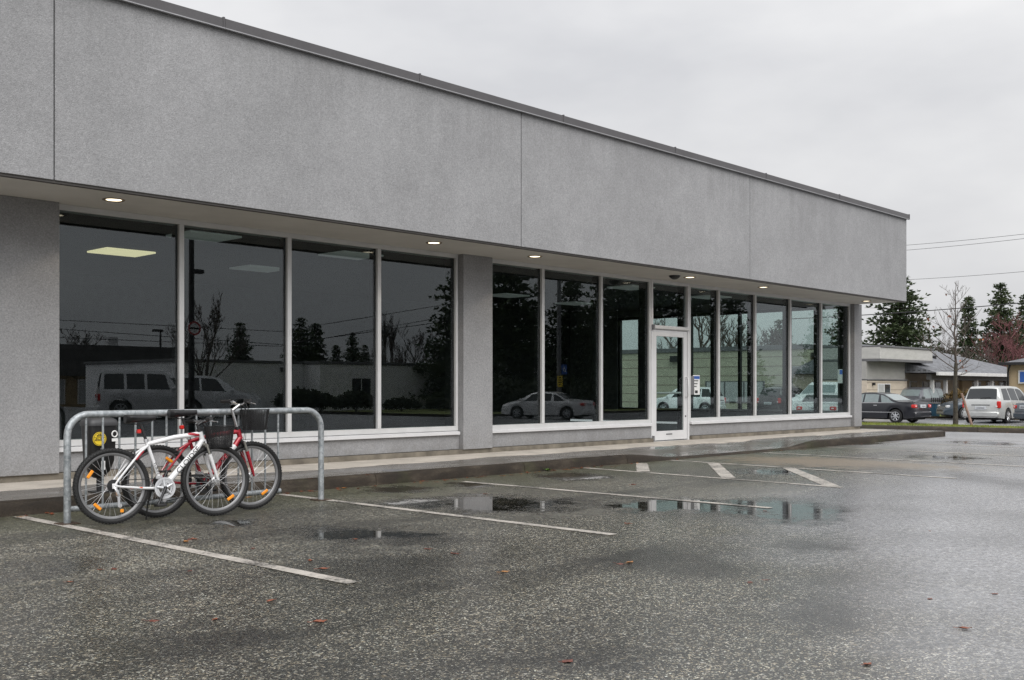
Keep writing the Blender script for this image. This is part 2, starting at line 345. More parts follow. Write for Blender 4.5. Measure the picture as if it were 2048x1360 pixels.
    clump = B.mix(1.0, B.ramp(B.noise(p, 48, 4, 0.7), [(0.34, 0.52), (0.66, 1.85)]), B.ramp(B.noise(p, 17, 4, 0.7), [(0.32, 0.58), (0.68, 1.6)]), 'MULTIPLY')
    c = B.mix(1.0, B.mix(1.0, stone, clump, 'MULTIPLY'), B.mix(1.0, patch, track, 'MULTIPLY'), 'MULTIPLY')
    moss = B.ramp(B.math('ADD', B.math('MULTIPLY', B.math('SUBTRACT', y, 8.2), 0.5), B.math('MULTIPLY', B.noise(p, 1.5, 5, 0.65), 0.9)), [(0.55, 0.0), (1.15, 0.5)])
    moss = B.math('MULTIPLY', moss, B.ramp(y, [(0.0, 1.0), (1.0, 1.0)]))
    mossx = B.ramp(B.math('DIVIDE', x, 30.0), [(0.66, 1.0), (0.86, 0.0)])
    c = B.mix(B.math('MULTIPLY', moss, mossx), c, B.mix(1.0, B.mix(fine, (0.020, 0.023, 0.011), (0.075, 0.080, 0.036)), clump, 'MULTIPLY'))
    pale_sheen = B.math('MULTIPLY', B.ramp(B.math('DIVIDE', B.math('ADD', B.math('SUBTRACT', x, B.math('MULTIPLY', y, 1.1)), B.math('MULTIPLY', B.noise(p, 0.7, 6, 0.65), 3.2)), 10.0), [(0.34, 0.0), (0.58, 1.0)]), B.ramp(B.math('DIVIDE', B.math('ADD', y, B.math('MULTIPLY', B.noise(p, 0.9, 5, 0.6), 2.0)), 10.0), [(0.60, 1.0), (0.80, 0.0)]))
    pale_sheen = B.math('MAXIMUM', pale_sheen, B.ramp(B.math('DIVIDE', x, 40.0), [(0.48, 0.0), (0.60, 1.0)]))
    c = B.mix(B.math('MULTIPLY', pale_sheen, 0.68), c, B.mix(1.0, (0.245, 0.248, 0.265), B.mix(1.0, clump, patch, 'MULTIPLY'), 'MULTIPLY'))   # sky sheen on the wet ground, painted in as a paler base colour
    # sandy wash-out between two stalls
    sc0 = gp(1655, 925); s2 = B.n('ShaderNodeVectorMath', operation='SUBTRACT'); B.l(pw.outputs[0], s2.inputs[0]); s2.inputs[1].default_value = (15.9, 7.9, 0)
    sm = B.n('ShaderNodeVectorMath', operation='MULTIPLY'); B.l(s2.outputs[0], sm.inputs[0]); sm.inputs[1].default_value = (1 / 1.35, 1 / 2.5, 0)
    sl = B.n('ShaderNodeVectorMath', operation='LENGTH'); B.l(sm.outputs[0], sl.inputs[0])
    sand = B.ramp(B.math('ADD', B.math('SUBTRACT', 1.0, sl.outputs['Value']), B.math('MULTIPLY', B.math('SUBTRACT', B.noise(p, 3.0, 7, 0.78), 0.5), 2.6)), [(0.0, 0.0), (0.5, 0.8)])
    c = B.mix(sand, c, B.mix(B.ramp(B.noise(p, 22, 5, 0.75), [(0.3, 0.0), (0.7, 1.0)]), (0.10, 0.075, 0.05), (0.34, 0.27, 0.19)))
    dark = B.mix(1.0, B.mix(pud, 1.0, 0.30), B.mix(damp, 0.96, 0.40), 'MULTIPLY')
    c = B.mix(1.0, c, B.mix(1.0, dark, B.ramp(wet, [(0.0, 1.0), (1.0, 0.88)]), 'MULTIPLY'), 'MULTIPLY')
    rough = B.mix(B.math('POWER', wet, 0.7), 0.38, 0.20); far = B.ramp(B.math('DIVIDE', x, 30.0), [(0.5, 0.0), (0.8, 1.0)]); rough = B.mix(B.math('MULTIPLY', far, 0.7), rough, 0.30); rough = B.mix(sand, rough, 0.6); rough = B.mix(pud, rough, 0.03)
    bs = B.math('MULTIPLY', B.math('SUBTRACT', 1.0, B.math('MULTIPLY', wet, 0.90)), B.math('SUBTRACT', 1.0, pud))
    h = B.math('ADD', B.math('MULTIPLY', cs.outputs[2], 0.35), B.voro(pj, 135.0, 'Distance'))
    h = B.math('ADD', h, B.math('MULTIPLY', B.noise(p, 22, 4, 0.7), 0.8))
    n1 = B.bump(h, B.math('MULTIPLY', bs, 0.60), 0.006)
    n2 = B.bump(B.noise(p, 5.0, 3, 0.5), B.math('ADD', B.math('MULTIPLY', bs, 0.07), 0.002), 0.02, n1)
    B.bsdf(c, rough, 0, B.math('ADD', 0.45, B.math('MULTIPLY', wet, 0.55)), n2, out).inputs['IOR'].default_value = 1.68; return m
def mat_paint():
    m, nt, out = nmat('worn_line_paint'); B = NB(nt); p = B.pos()
    wear = B.math('ADD', B.math('MULTIPLY', B.noise(p, 38, 5, 0.75), 0.6), B.math('MULTIPLY', B.noise(p, 2.2, 4, 0.6), 0.6))
    k = B.ramp(wear, [(0.46, 1.0), (0.60, 0.85), (0.71, 0.05)])
    dirt = B.ramp(B.noise(p, 9, 5, 0.7), [(0.3, 0.72), (0.7, 1.08)])
    c = B.mix(1.0, (0.60, 0.555, 0.50), dirt, 'MULTIPLY'); c = B.mix(k, (0.045, 0.044, 0.041), c)
    B.bsdf(c, 0.38, 0, 0.5, B.bump(B.noise(p, 90, 4, 0.7), 0.4, 0.006), out); return m
def mat_glass(name, tint):
    m, nt, out = nmat(name); B = NB(nt)
    lw = B.n('ShaderNodeLayerWeight'); lw.inputs['Blend'].default_value = 0.5
    f = B.math('ADD', 0.052, B.math('MULTIPLY', B.math('POWER', lw.outputs['Facing'], 5.0), 0.96), True)
    tr = B.n('ShaderNodeBsdfTransparent'); tr.inputs['Color'].default_value = (*tint, 1)
    gl = B.n('ShaderNodeBsdfGlossy'); gl.inputs['Roughness'].default_value = 0.0; gl.inputs['Color'].default_value = (0.94, 0.96, 1.0, 1)
    mx = B.n('ShaderNodeMixShader'); B.l(f, mx.inputs[0]); B.l(tr.outputs[0], mx.inputs[1]); B.l(gl.outputs[0], mx.inputs[2]); B.l(mx.outputs[0], out.inputs['Surface']); return m
def mat_galv():
    m, nt, out = nmat('galvanised_steel'); B = NB(nt); p = B.pos()
    sp = B.voro(p, 42, 'Color'); s = B.n('ShaderNodeSeparateColor'); B.l(sp, s.inputs[0])
    c = B.mix(1.0, B.ramp(s.outputs[0], [(0.0, (0.25, 0.275, 0.29)), (1.0, (0.44, 0.465, 0.48))]), B.ramp(B.noise(p, 7, 5, 0.65), [(0.3, 0.72), (0.7, 1.15)]), 'MULTIPLY')
    c = B.mix(B.ramp(B.noise(p, 19, 4, 0.7), [(0.66, 0.0), (0.72, 0.7)]), c, (0.62, 0.64, 0.65))
    c = B.mix(B.ramp(B.noise(p, 11, 5, 0.7), [(0.70, 0.0), (0.78, 0.6)]), c, (0.09, 0.075, 0.06))
    B.bsdf(c, B.ramp(B.noise(p, 16, 4), [(0.3, 0.34), (0.7, 0.58)]), 0.35, 0.5, B.bump(B.noise(p, 60, 4), 0.15, 0.004), out); return m
def mat_siding(name, base, pitch, groove=0.14, axis=2):
    m, nt, out = nmat(name); B = NB(nt); p = B.pos()
    f = B.ramp(B.noise(B.mapv(p, (1, 1, 3)), 1.6, 5, 0.65), [(0.3, 0.88), (0.7, 1.08)])
    c = B.mix(1.0, base, f, 'MULTIPLY'); B.bsdf(c, 0.7, 0, 0.3, B.bump(B.noise(p, 30, 4), 0.2, 0.006), out); return m
def mat_shingle(name, base):
    m, nt, out = nmat(name); B = NB(nt); p = B.pos()
    br = B.n('ShaderNodeTexBrick'); br.inputs['Scale'].default_value = 1.0; br.inputs['Brick Width'].default_value = 0.32; br.inputs['Row Height'].default_value = 0.16; br.inputs['Mortar Size'].default_value = 0.008
    br.inputs['Color1'].default_value = (*[b * 0.75 for b in base], 1); br.inputs['Color2'].default_value = (*[b * 1.25 for b in base], 1); br.inputs['Mortar'].default_value = (*[b * 0.4 for b in base], 1)
    B.l(B.mapv(p, (1, 1, 1)), br.inputs['Vector'])
    f = B.ramp(B.noise(p, 0.9, 6, 0.7), [(0.3, 0.75), (0.7, 1.25)])
    B.bsdf(B.mix(1.0, br.outputs['Color'], f, 'MULTIPLY'), 0.55, 0, 0.5, B.bump(B.noise(p, 18, 4), 0.3, 0.01), out); return m
def mat_leafy(name, c0, c1, c2, rough=0.6, scale=2.5):
    m, nt, out = nmat(name); B = NB(nt); p = B.pos()
    c = B.ramp(B.noise(p, scale, 5, 0.7), [(0.3, c0), (0.52, c1), (0.74, c2)])
    b = B.bsdf(c, rough, 0, 0.3, None, None)
    t = B.n('ShaderNodeBsdfTranslucent'); B.l(c, t.inputs['Color']); mx = B.n('ShaderNodeMixShader'); mx.inputs[0].default_value = 0.2
    B.l(b.outputs[0], mx.inputs[1]); B.l(t.outputs[0], mx.inputs[2]); B.l(mx.outputs[0], out.inputs['Surface']); return m
def mat_carpaint(name, col, metal=0.25):
    m, nt, out = nmat(name); B = NB(nt); p = B.obj()
    f = B.ramp(B.noise(p, 3.0, 5, 0.6), [(0.3, 0.9), (0.7, 1.07)]); x, y, z = B.sep(p)
    c = B.mix(1.0, col, f, 'MULTIPLY')
    c = B.mix(B.ramp(B.math('ADD', z, B.math('MULTIPLY', B.noise(p, 4, 4), 0.3)), [(0.26, 0.22), (0.5, 0.0)]), c, (0.07, 0.065, 0.055))
    B.bsdf(c, B.math('ADD', 0.26, B.math('MULTIPLY', B.noise(p, 30, 3), 0.10)), metal, 0.5, None, out, coat=0.6); return m

M = {}
M['stucco'] = mat_stucco('grey_stucco', (0.298, 0.298, 0.305), 85.0)
M['stucco_far'] = mat_stucco('pale_grey_stucco', (0.82, 0.82, 0.83), 30)
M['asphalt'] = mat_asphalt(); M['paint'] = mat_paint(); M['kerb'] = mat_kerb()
M['walk'] = mat_concrete('sidewalk_concrete', (0.46, 0.42, 0.37), (0.115, 0.103, 0.088), 11.42)
M['found'] = simple('foundation_concrete', (0.17, 0.15, 0.12), 0.8, vary=0.35, vscale=5, bump=0.4, bscale=50, obj=False)
M['cap'] = simple('dark_roof_flashing', (0.098, 0.094, 0.098), 0.42, 0.2, vary=0.1, vscale=2, obj=False)
M['caplip'] = simple('flashing_lip', (0.34, 0.34, 0.35), 0.4, 0.3, obj=False)
M['drip'] = simple('dark_drip_edge', (0.055, 0.05, 0.046), 0.6, obj=False)
M['joint'] = simple('dark_joint_sealant', (0.05, 0.05, 0.052), 0.7, obj=False)
M['soffit'] = simple('soffit_board', (0.70, 0.68, 0.64), 0.75, vary=0.08, vscale=1.2, bump=0.12, bscale=30, obj=False)
M['alu'] = simple('clear_anodised_aluminium', (0.62, 0.62, 0.62), 0.40, 0.10, vary=0.06, vscale=4, obj=False)
M['alu_white'] = simple('white_sill_metal', (0.66, 0.66, 0.67), 0.42, 0.05, vary=0.06, vscale=3, obj=False)
M['frame_dark'] = simple('dark_inner_frame', (0.018, 0.018, 0.02), 0.5, obj=False)
M['glass'] = mat_glass('tinted_shop_glass', (0.79, 0.845, 0.835))
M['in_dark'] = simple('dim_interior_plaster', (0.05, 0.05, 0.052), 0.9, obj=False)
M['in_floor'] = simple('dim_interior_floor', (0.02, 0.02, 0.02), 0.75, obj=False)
M['panel_off_glow'] = simple('unlit_diffuser_with_glow', (0.75, 0.78, 0.76), 0.7, obj=False, emit=(0.75, 0.8, 0.76), estr=0.05)  # panel is off; a faint added glow keeps it paler than the ceiling
M['panel_on'] = simple('lit_ceiling_diffuser', (0.8, 0.76, 0.6), 0.7, obj=False, emit=(1.0, 0.86, 0.50), estr=0.55)
M['downlight'] = simple('lit_downlight_lens', (0.9, 0.85, 0.75), 0.5, obj=False, emit=(1.0, 0.86, 0.62), estr=2.0)
M['trim_warm'] = simple('downlight_trim', (0.30, 0.24, 0.17), 0.5, 0.2, obj=False)
M['black'] = simple('black_plastic', (0.014, 0.014, 0.015), 0.42)
M['grey_pl'] = simple('grey_plastic', (0.16, 0.16, 0.165), 0.5)
M['galv'] = mat_galv()
M['white_flat'] = simple('white_print', (0.78, 0.78, 0.77), 0.5, vary=0.04)
M['blue_print'] = simple('blue_print', (0.03, 0.11, 0.40), 0.5, vary=0.05)
M['red_print'] = simple('red_print', (0.45, 0.04, 0.04), 0.5, vary=0.05)
M['yellow_print'] = simple('yellow_print', (0.78, 0.56, 0.03), 0.5, vary=0.08)
M['black_print'] = simple('black_print', (0.012, 0.012, 0.012), 0.5, vary=0.05)
M['rust'] = simple('rusty_base_plate', (0.055, 0.035, 0.022), 0.7, vary=0.4, vscale=30)
M['leafgreen'] = simple('green_weed', (0.09, 0.20, 0.02), 0.5)
M['bark'] = simple('bark', (0.055, 0.047, 0.036), 0.85, vary=0.4, vscale=12, bump=0.6, bscale=25, obj=False)
M['twig'] = simple('bare_twig', (0.085, 0.068, 0.058), 0.85, vary=0.3, vscale=3, obj=False)
M['redtwig'] = simple('reddish_twig', (0.15, 0.060, 0.062), 0.85, vary=0.3, vscale=2, obj=False)
M['needle'] = mat_leafy('conifer_needles', (0.022, 0.038, 0.018), (0.055, 0.078, 0.034), (0.115, 0.140, 0.062), 0.6, 0.9)
M['hedge'] = mat_leafy('hedge_leaves', (0.012, 0.018, 0.008), (0.03, 0.042, 0.018), (0.06, 0.075, 0.03))
M['bush'] = mat_leafy('russet_bush_leaves', (0.06, 0.045, 0.02), (0.15, 0.10, 0.04), (0.26, 0.18, 0.07))
M['grassblade'] = mat_leafy('grass_blades', (0.09, 0.13, 0.022), (0.22, 0.26, 0.045), (0.38, 0.38, 0.10), 0.6, 1.2)
M['turf'] = simple('turf_soil', (0.15, 0.175, 0.045), 0.9, vary=0.4, vscale=3, obj=False)
M['siding'] = mat_siding('beige_siding', (0.56, 0.49, 0.40), 0.4)
M['siding_line'] = simple('siding_joint', (0.25, 0.21, 0.17), 0.8, obj=False)
M['siding_green'] = mat_siding('sallow_siding', (0.44, 0.43, 0.33), 0.4)
M['boardgrey'] = mat_siding('grey_boarding', (0.36, 0.355, 0.335), 0.3)
M['pale_band'] = mat_siding('pale_parapet', (0.47, 0.465, 0.44), 0.3)
M['trimgrey'] = simple('grey_trim', (0.13, 0.13, 0.135), 0.6, obj=False)
M['trimwhite'] = simple('white_trim', (0.66, 0.66, 0.66), 0.5, obj=False)
M['shingle'] = mat_shingle('grey_shingles', (0.145, 0.15, 0.165)); M['shingle_dark'] = mat_shingle('dark_shingles', (0.045, 0.043, 0.042))
M['tanwall'] = mat_siding('tan_stucco', (0.46, 0.36, 0.235), 0.3)
M['brickwall'] = mat_siding('ochre_wall', (0.30, 0.22, 0.12), 0.3)
M['farglass'] = simple('dark_window_glass', (0.03, 0.034, 0.038), 0.12, 0, 0.6, obj=False)
M['blind'] = simple('window_blind', (0.42, 0.43, 0.43), 0.7, obj=False)
M['polegrey'] = simple('weathered_pole', (0.15, 0.15, 0.155), 0.7, obj=False); M['poledark'] = simple('dark_painted_pole', (0.03, 0.03, 0.032), 0.5, obj=False)
M['cable'] = simple('black_cable', (0.03, 0.03, 0.032), 0.6, obj=False)

# ------------------------------------------------------------------ ground
def ground_mesh():
    m = MB(); xs = [-160, -80, -40, -20, -8] + [i * 2.0 for i in range(-3, 13)] + [25 + i * 1.5 for i in range(0, 15)] + [50, 60, 80, 120, 200, 340, 700, 1500]
    xs = sorted(set(xs)); ys = [-900, -300, -150, -80, -40, -20, -10, 0, 5, 10, 15, 20, 30, 45, 70, 120, 250, 600, 1400]
    n = len(xs); vs = [(x, y, gz(x)) for y in ys for x in xs]
    return m.add(vs, [(j*n+i, j*n+i+1, (j+1)*n+i+1, (j+1)*n+i) for j in range(len(ys)-1) for i in range(n-1)])
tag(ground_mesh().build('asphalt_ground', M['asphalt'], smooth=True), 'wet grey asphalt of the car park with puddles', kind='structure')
# painted stall lines, each a sheet 4 mm above the asphalt
def line(p0, p1, w, label, nseg=14):
    p0 = Vector(p0); p1 = Vector(p1); d = (p1 - p0).normalized(); nrm = Vector((-d.y, d.x)) * (w / 2); m = MB()
    def fn(s, t):
        q = p0 + (p1 - p0) * s; e = 0.012 * mnoise.noise(Vector((q.x * 3, q.y * 3, t * 9))); q = q + nrm * (t * 2 - 1) * (1 + e * 6); return (q.x, q.y, gz(q.x) + 0.004)
    m.grid(fn, nseg, 1)
    return tag(m.build('parking_line', M['paint']), label, kind='structure')
for i, (xa, ya, xb, yb, w) in enumerate([(3.97, 10.12, 4.03, 5.17, 0.105), (6.83, 10.1, 6.82, 5.33, 0.10), (9.37, 9.75, 9.42, 5.38, 0.10), (12.22, 10.1, 11.96, 5.87, 0.10), (14.5, 10.15, 14.2, 5.36, 0.10),
                                       (17.42, 10.1, 17.05, 5.2, 0.10), (19.9, 10.1, 19.55, 5.2, 0.10), (22.6, 10.1, 22.2, 5.2, 0.10), (25.2, 9.9, 24.8, 5.2, 0.10)]):
    line((xa, ya), (xb, yb), w, 'worn white stall line, number %d counted from the bike rack end' % (i + 1))
for i, (a, b) in enumerate([((13.62, 10.08), (12.27, 9.05)), ((14.36, 9.22), (12.2, 7.6)), ((14.28, 7.85), (12.05, 6.05))]):
    line(a, b, 0.185, 'wide white hatch bar %s in the striped access aisle' % ('next to the kerb', 'in the middle', 'farthest from the kerb')[i], 8)

# ------------------------------------------------------------------ sidewalk and kerb
def kerbz(x):
    return 0.13 - 0.105 * (sstep(13.4, 15.0, x) - sstep(18.5, 19.9, x))
SW_Y0, SW_Y1, KW = 10.20, 12.45, 0.14
def swz(x, y): 
    t = max(0, min(1, (y - SW_Y0) / (SW_Y1 - SW_Y0))); return kerbz(x) + (0.13 - kerbz(x)) * sstep(0.0, 0.7, t)
walk = thing('sidewalk', None, None, (10, 11.3, 0)); tag(walk, 'concrete sidewalk along the shopfront, dry beside the wall', kind='structure')
jx = [-6.0, -3.0, 0.0, 3.1, 6.2, 8.15, 10.3, 12.2, 14.0, 15.9, 17.9, 19.6, 21.6, 23.6, 25.2, 26.55]
for a, b in zip(jx, jx[1:]):
    m = MB(); g = 0.007; y0, y1 = SW_Y0 + KW + 0.004, 12.46
    m.grid(lambda s, t: (lerp(a + g, b - g, s), lerp(y0, y1, t), swz(lerp(a, b, s), lerp(y0, y1, t))), 8, 8)
    top = len(m.v)
    m.grid(lambda s, t: (lerp(a + g, b - g, s), y0, lerp(-0.05, swz(lerp(a, b, s), y0), t)), 8, 1)
    for xe in (a + g, b - g): m.grid(lambda s, t: (xe, lerp(y0, y1, s), lerp(-0.05, swz(xe, lerp(y0, y1, s)), t)), 8, 1)
    m.build('slab', M['walk'], walk, world=True)
kx = [-6.0, -3.0, 0.0, 2.9, 5.6, 8.3, 11.0, 13.4, 16.2, 19.45, 22.4, 26.2]
kerb = thing('kerb', None, None, (10, SW_Y0, 0)); tag(kerb, 'mossy brown concrete kerb of the sidewalk with a dropped ramp', kind='structure')
for a, b in zip(kx, kx[1:]):
    m = MB(); n = 12; g = 0.004
    prof = [(SW_Y0 - 0.012, -0.05), (SW_Y0, 0.72), (SW_Y0 + 0.012, 0.93), (SW_Y0 + 0.035, 1.0), (SW_Y0 + KW, 1.0), (SW_Y0 + KW, -0.05)]
    def fn(s, t):
        x = lerp(a + g, b - g, s); k = t * (len(prof) - 1); i = min(int(k), len(prof) - 2); f = k - i
        y = lerp(prof[i][0], prof[i + 1][0], f); z = lerp(prof[i][1], prof[i + 1][1], f) * (kerbz(x) + 0.006)
        w = 0.006 * mnoise.noise(Vector((x * 2.0, y * 8, z * 8)))
        return (x, y + w, z + w * 0.5)
    m.grid(fn, n, len(prof) - 1)
    for s in (0, 1): m.add([fn(s, k / (len(prof) - 1)) for k in range(len(prof))], [tuple(range(len(prof)))])
    m.build('kerb_stone', M['kerb'], kerb, smooth=True, world=True)
# return kerb around the building's end
m = MB(); m.bbox(26.2, 26.34, 10.2, 26.0, -0.1, 0.125, 0.012); m.build('kerb_stone', M['kerb'], kerb, world=True)
m = MB(); m.box(26.0, 26.195, 12.47, 26.0, -0.05, 0.118); m.build('slab', M['walk'], walk, world=True)
# ------------------------------------------------------------------ the shop building
ZS, XE, YF = 3.38, 26.15, 11.05
shop = thing('shop_building', 'long grey stucco shop building with dark tinted storefront windows', 'building', (10, 12.3, 0))
def sp(name, mb, mat, parent=None, smooth=False): return mb.build(name, M[mat] if isinstance(mat, str) else mat, parent or shop, smooth, world=True)
# fascia panels with recessed joints
fx = [-6.0, 4.70, 11.85, 18.54, XE - 0.12]
for a, b in zip(fx, fx[1:]):
    sp('fascia_panel', MB().bbox(a + 0.007, b - 0.007, YF, YF + 0.16, 3.372, 5.445, 0.004), 'stucco')
sp('joint_backing', MB().box(-5.98, XE - 0.14, YF + 0.012, YF + 0.19, 3.39, 5.43), 'joint')
sp('drip_edge', MB().box(-5.99, XE - 0.128, YF + 0.018, YF + 0.085, 3.345, 3.3715), 'drip')
sp('soffit', MB().box(-6.0, XE - 0.13, YF + 0.088, 12.46, ZS - 0.012, ZS + 0.06), 'soffit')
sp('side_fascia', MB().bbox(XE - 0.16, XE - 0.118, YF + 0.162, 24.0, 3.372, 5.445, 0.004), 'stucco')
cx_ = [-6.0, -2.6, 0.5, 3.6, 6.68, 9.75, 12.8, 15.9, 19.1, 22.32, XE - 0.06]
for a, b in zip(cx_, cx_[1:]):
    m = MB(); y0 = YF - 0.055
    m.prism([(y0, 5.437), (y0, 5.548), (y0 + 0.02, 5.556), (YF + 0.42, 5.575), (YF + 0.42, 5.44)], a + 0.003, b - 0.003, 'x')
    o = sp('cap_flashing', m, 'cap')
    sp('flashing_lip', MB().prism([(y0 - 0.012, 5.424), (y0 - 0.012, 5.4365), (y0 + 0.03, 5.4365), (y0 + 0.03, 5.424)], a + 0.002, b - 0.002, 'x'), 'caplip', o)
    sp('standing_seam', MB().box(b - 0.028, b - 0.004, y0 - 0.006, y0 + 0.3, 5.437, 5.562), 'cap', o)
sp('cap_flashing', MB().box(XE - 0.15, XE - 0.055, YF + 0.40, 24.05, 5.438, 5.558), 'cap')
sp('roof', MB().box(-6.0, XE - 0.17, YF + 0.2, 24.0, 5.2, 5.33), 'trimgrey')
# walls and pillars
PIL = 12.30
sp('wall', MB().bbox(-6.0, 5.29, PIL, 12.7, 0.205, ZS - 0.013, 0.004), 'stucco')
sp('pillar', MB().bbox(11.82, 12.49, PIL, 12.72, 0.205, ZS - 0.013, 0.004), 'stucco')
sp('pillar', MB().bbox(25.76, XE + 0.03, PIL, 12.76, 0.205, ZS - 0.013, 0.004), 'stucco')
for a, b in ((5.292, 11.818), (12.492, 17.06), (18.42, 25.758)):
    sp('dwarf_wall', MB().bbox(a, b, 12.398, 12.70, 0.21, 0.452, 0.003), 'stucco')
for a, b in ((-6.0, 17.06), (18.42, XE)):
    sp('foundation', MB().box(a, b, 12.335, 12.68, 0.08, 0.2045), 'found')
sp('side_wall', MB().bbox(25.95, XE, 20.14, 24.0, 0.2, 5.3, 0.004), 'stucco')
sp('side_wall', MB().bbox(25.95, XE, 19.06, 19.30, 0.2, ZS, 0.004), 'stucco')
sp('side_dwarf_wall', MB().box(25.96, XE - 0.01, 12.762, 19.06, 0.2, 0.52), 'stucco')
sp('side_dwarf_wall', MB().box(25.96, XE - 0.01, 19.30, 20.14, 0.2, 0.52), 'stucco')
sp('back_wall', MB().box(-6.0, XE, 24.0, 24.2, 0.0, 5.3), 'stucco'); sp('end_wall', MB().box(-6.2, -6.0, 11.25, 24.2, 0.0, 5.3), 'stucco')
# dim interior
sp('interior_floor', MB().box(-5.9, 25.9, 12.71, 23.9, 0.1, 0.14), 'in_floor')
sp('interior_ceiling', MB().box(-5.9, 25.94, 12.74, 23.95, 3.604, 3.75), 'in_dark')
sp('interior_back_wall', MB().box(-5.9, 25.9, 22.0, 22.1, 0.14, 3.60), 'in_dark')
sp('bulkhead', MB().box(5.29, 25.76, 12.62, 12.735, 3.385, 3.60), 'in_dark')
zc = 3.60
def cpanel(u, v, mat):
    c = gp(u, v, zc); sp('ceiling_light', MB().bbox(c.x - 0.45, c.x + 0.45, c.y - 0.38, c.y + 0.38, zc - 0.03, zc + 0.001, 0.008), mat)
cpanel(243, 503, 'panel_on')
for u, v in ((518, 536), (408, 471), (702, 509), (1015, 590), (1262, 574), (1150, 606), (1420, 593)): cpanel(u, v, 'panel_off_glow')
# storefront: one framed bay each side of the pillar, panes and mullions inside it
def bay(x0, x1, mull, zlo, label):
    fr = MB()
    fr.bbox(x0, x1, 12.40, 12.60, 3.30, 3.367, 0.003); fr.bbox(x0, x1, 12.40, 12.60, zlo - 0.075, zlo, 0.003); jb = [MB().box(x0 + 0.001, x0 + 0.056, 12.462, 12.66, zlo, 3.30), MB().box(x1 - 0.056, x1 - 0.001, 12.462, 12.66, zlo, 3.30)]
    fr.bbox(x0, x0 + 0.055, 12.402, 12.449, zlo, 3.30, 0.003); fr.bbox(x1 - 0.055, x1, 12.402, 12.449, zlo, 3.30, 0.003)
    f = sp('window_frame', fr, 'alu'); tag(f, label); [sp('jamb_back', j_, 'frame_dark', f) for j_ in jb]
    sp('sill', MB().prism([(12.345, 0.448), (12.345, 0.492), (12.356, 0.497), (12.44, 0.508), (12.44, 0.455), (12.36, 0.455)], x0 + 0.012, x1 - 0.012, 'x'), 'alu_white', f)
    es = [x0 + 0.055] + list(mull) + [x1 - 0.055]
    for xm in mull:
        sp('mullion', MB().bbox(xm - 0.034, xm + 0.034, 12.398, 12.449, zlo, 3.30, 0.003), 'alu', f)
        sp('mullion_back', MB().box(xm - 0.033, xm + 0.033, 12.463, 12.60, zlo, 3.30), 'frame_dark', f)
    for i in range(len(es) - 1):
        a = es[i] + (0.034 if i else 0); b = es[i + 1] - (0.034 if i < len(es) - 2 else 0)
        sp('pane', MB().box(a - 0.002, b + 0.002, 12.451, 12.460, zlo - 0.01, 3.305), 'glass', f)
    return f
bay(5.28, 11.80, (6.905, 8.55, 10.16), 0.585, 'four large dark panes between the left wall and the middle pillar')
bay(12.50, 17.07, (13.865, 15.51), 0.575, 'three dark panes between the middle pillar and the door')
bay(18.41, 25.74, (19.54, 21.05, 22.64, 24.18), 0.575, 'five dark panes between the door and the corner pillar')
# door
d = MB(); xa, xb = 17.075, 18.405
d.bbox(xa, xa + 0.06, 12.395, 12.49, 0.135, 3.367, 0.003); d.bbox(xb - 0.06, xb, 12.395, 12.49, 0.135, 3.367, 0.003); d.bbox(xa + 0.06, xb - 0.06, 12.398, 12.60, 3.30, 3.366, 0.003); d.bbox(xa + 0.06, xb - 0.06, 12.396, 12.60, 2.375, 2.455, 0.003)
df = sp('door_frame', d, 'alu_white'); [sp('jamb_back', MB().box(x_, x_ + .058, 12.492, 12.66, .135, 3.3), 'frame_dark', df) for x_ in (xa, xb - .058)]
sp('transom_pane', MB().box(xa + 0.058, xb - 0.058, 12.451, 12.460, 2.45, 3.305), 'glass', df)
sp('door_header', MB().bbox(xa + 0.01, xb - 0.02, 12.36, 12.397, 2.385, 2.43, 0.004), 'alu', df)
sp('hinge', MB().lathe([(0.03, 2.36), (0.03, 2.46)], 12, c=(xa + 0.03, 12.365, 0)), 'grey_pl', df)
sp('hinge', MB().lathe([(0.026, 0.14), (0.026, 0.25)], 12, c=(xa + 0.04, 12.375, 0)), 'grey_pl', df)
l = MB(); la, lb = xa + 0.068, xb - 0.068
l.bbox(la, la + 0.12, 12.41, 12.455, 0.15, 2.368, 0.003); l.bbox(lb - 0.12, lb, 12.41, 12.455, 0.15, 2.368, 0.003); l.bbox(la + 0.12, lb - 0.12, 12.411, 12.454, 2.24, 2.367, 0.003); l.bbox(la + 0.12, lb - 0.12, 12.411, 12.454, 0.151, 0.335, 0.003)
leaf = sp('door', l, 'alu_white')
sp('pane', MB().box(la + 0.118, lb - 0.118, 12.43, 12.438, 0.33, 2.245), 'glass', leaf)
hx = lb - 0.06
sp('handle', MB().tube([(hx, 12.41, 1.42), (hx, 12.36, 1.42), (hx - 0.01, 12.335, 1.39), (hx - 0.01, 12.335, 1.05), (hx, 12.36, 1.02), (hx, 12.41, 1.02)], 0.016, 10), 'alu_white', leaf, True)
sp('push_bar', MB().tube([(la + 0.1, 12.50, 1.10), (lb - 0.1, 12.50, 1.10)], 0.02, 10), 'alu_white', leaf, True)
sp('lock', MB().lathe([(0.016, 12.398), (0.016, 12.41)], 12, 'y', (lb - 0.06, 0, 0.62)), 'black', leaf)
sp('letter_slot', MB().bbox(la + 0.45, la + 0.66, 12.404, 12.4105, 0.255, 0.28, 0.002), 'grey_pl', leaf)
sp('threshold', MB().box(xa, xb, 12.39, 12.62, 0.125, 0.1335), 'alu')
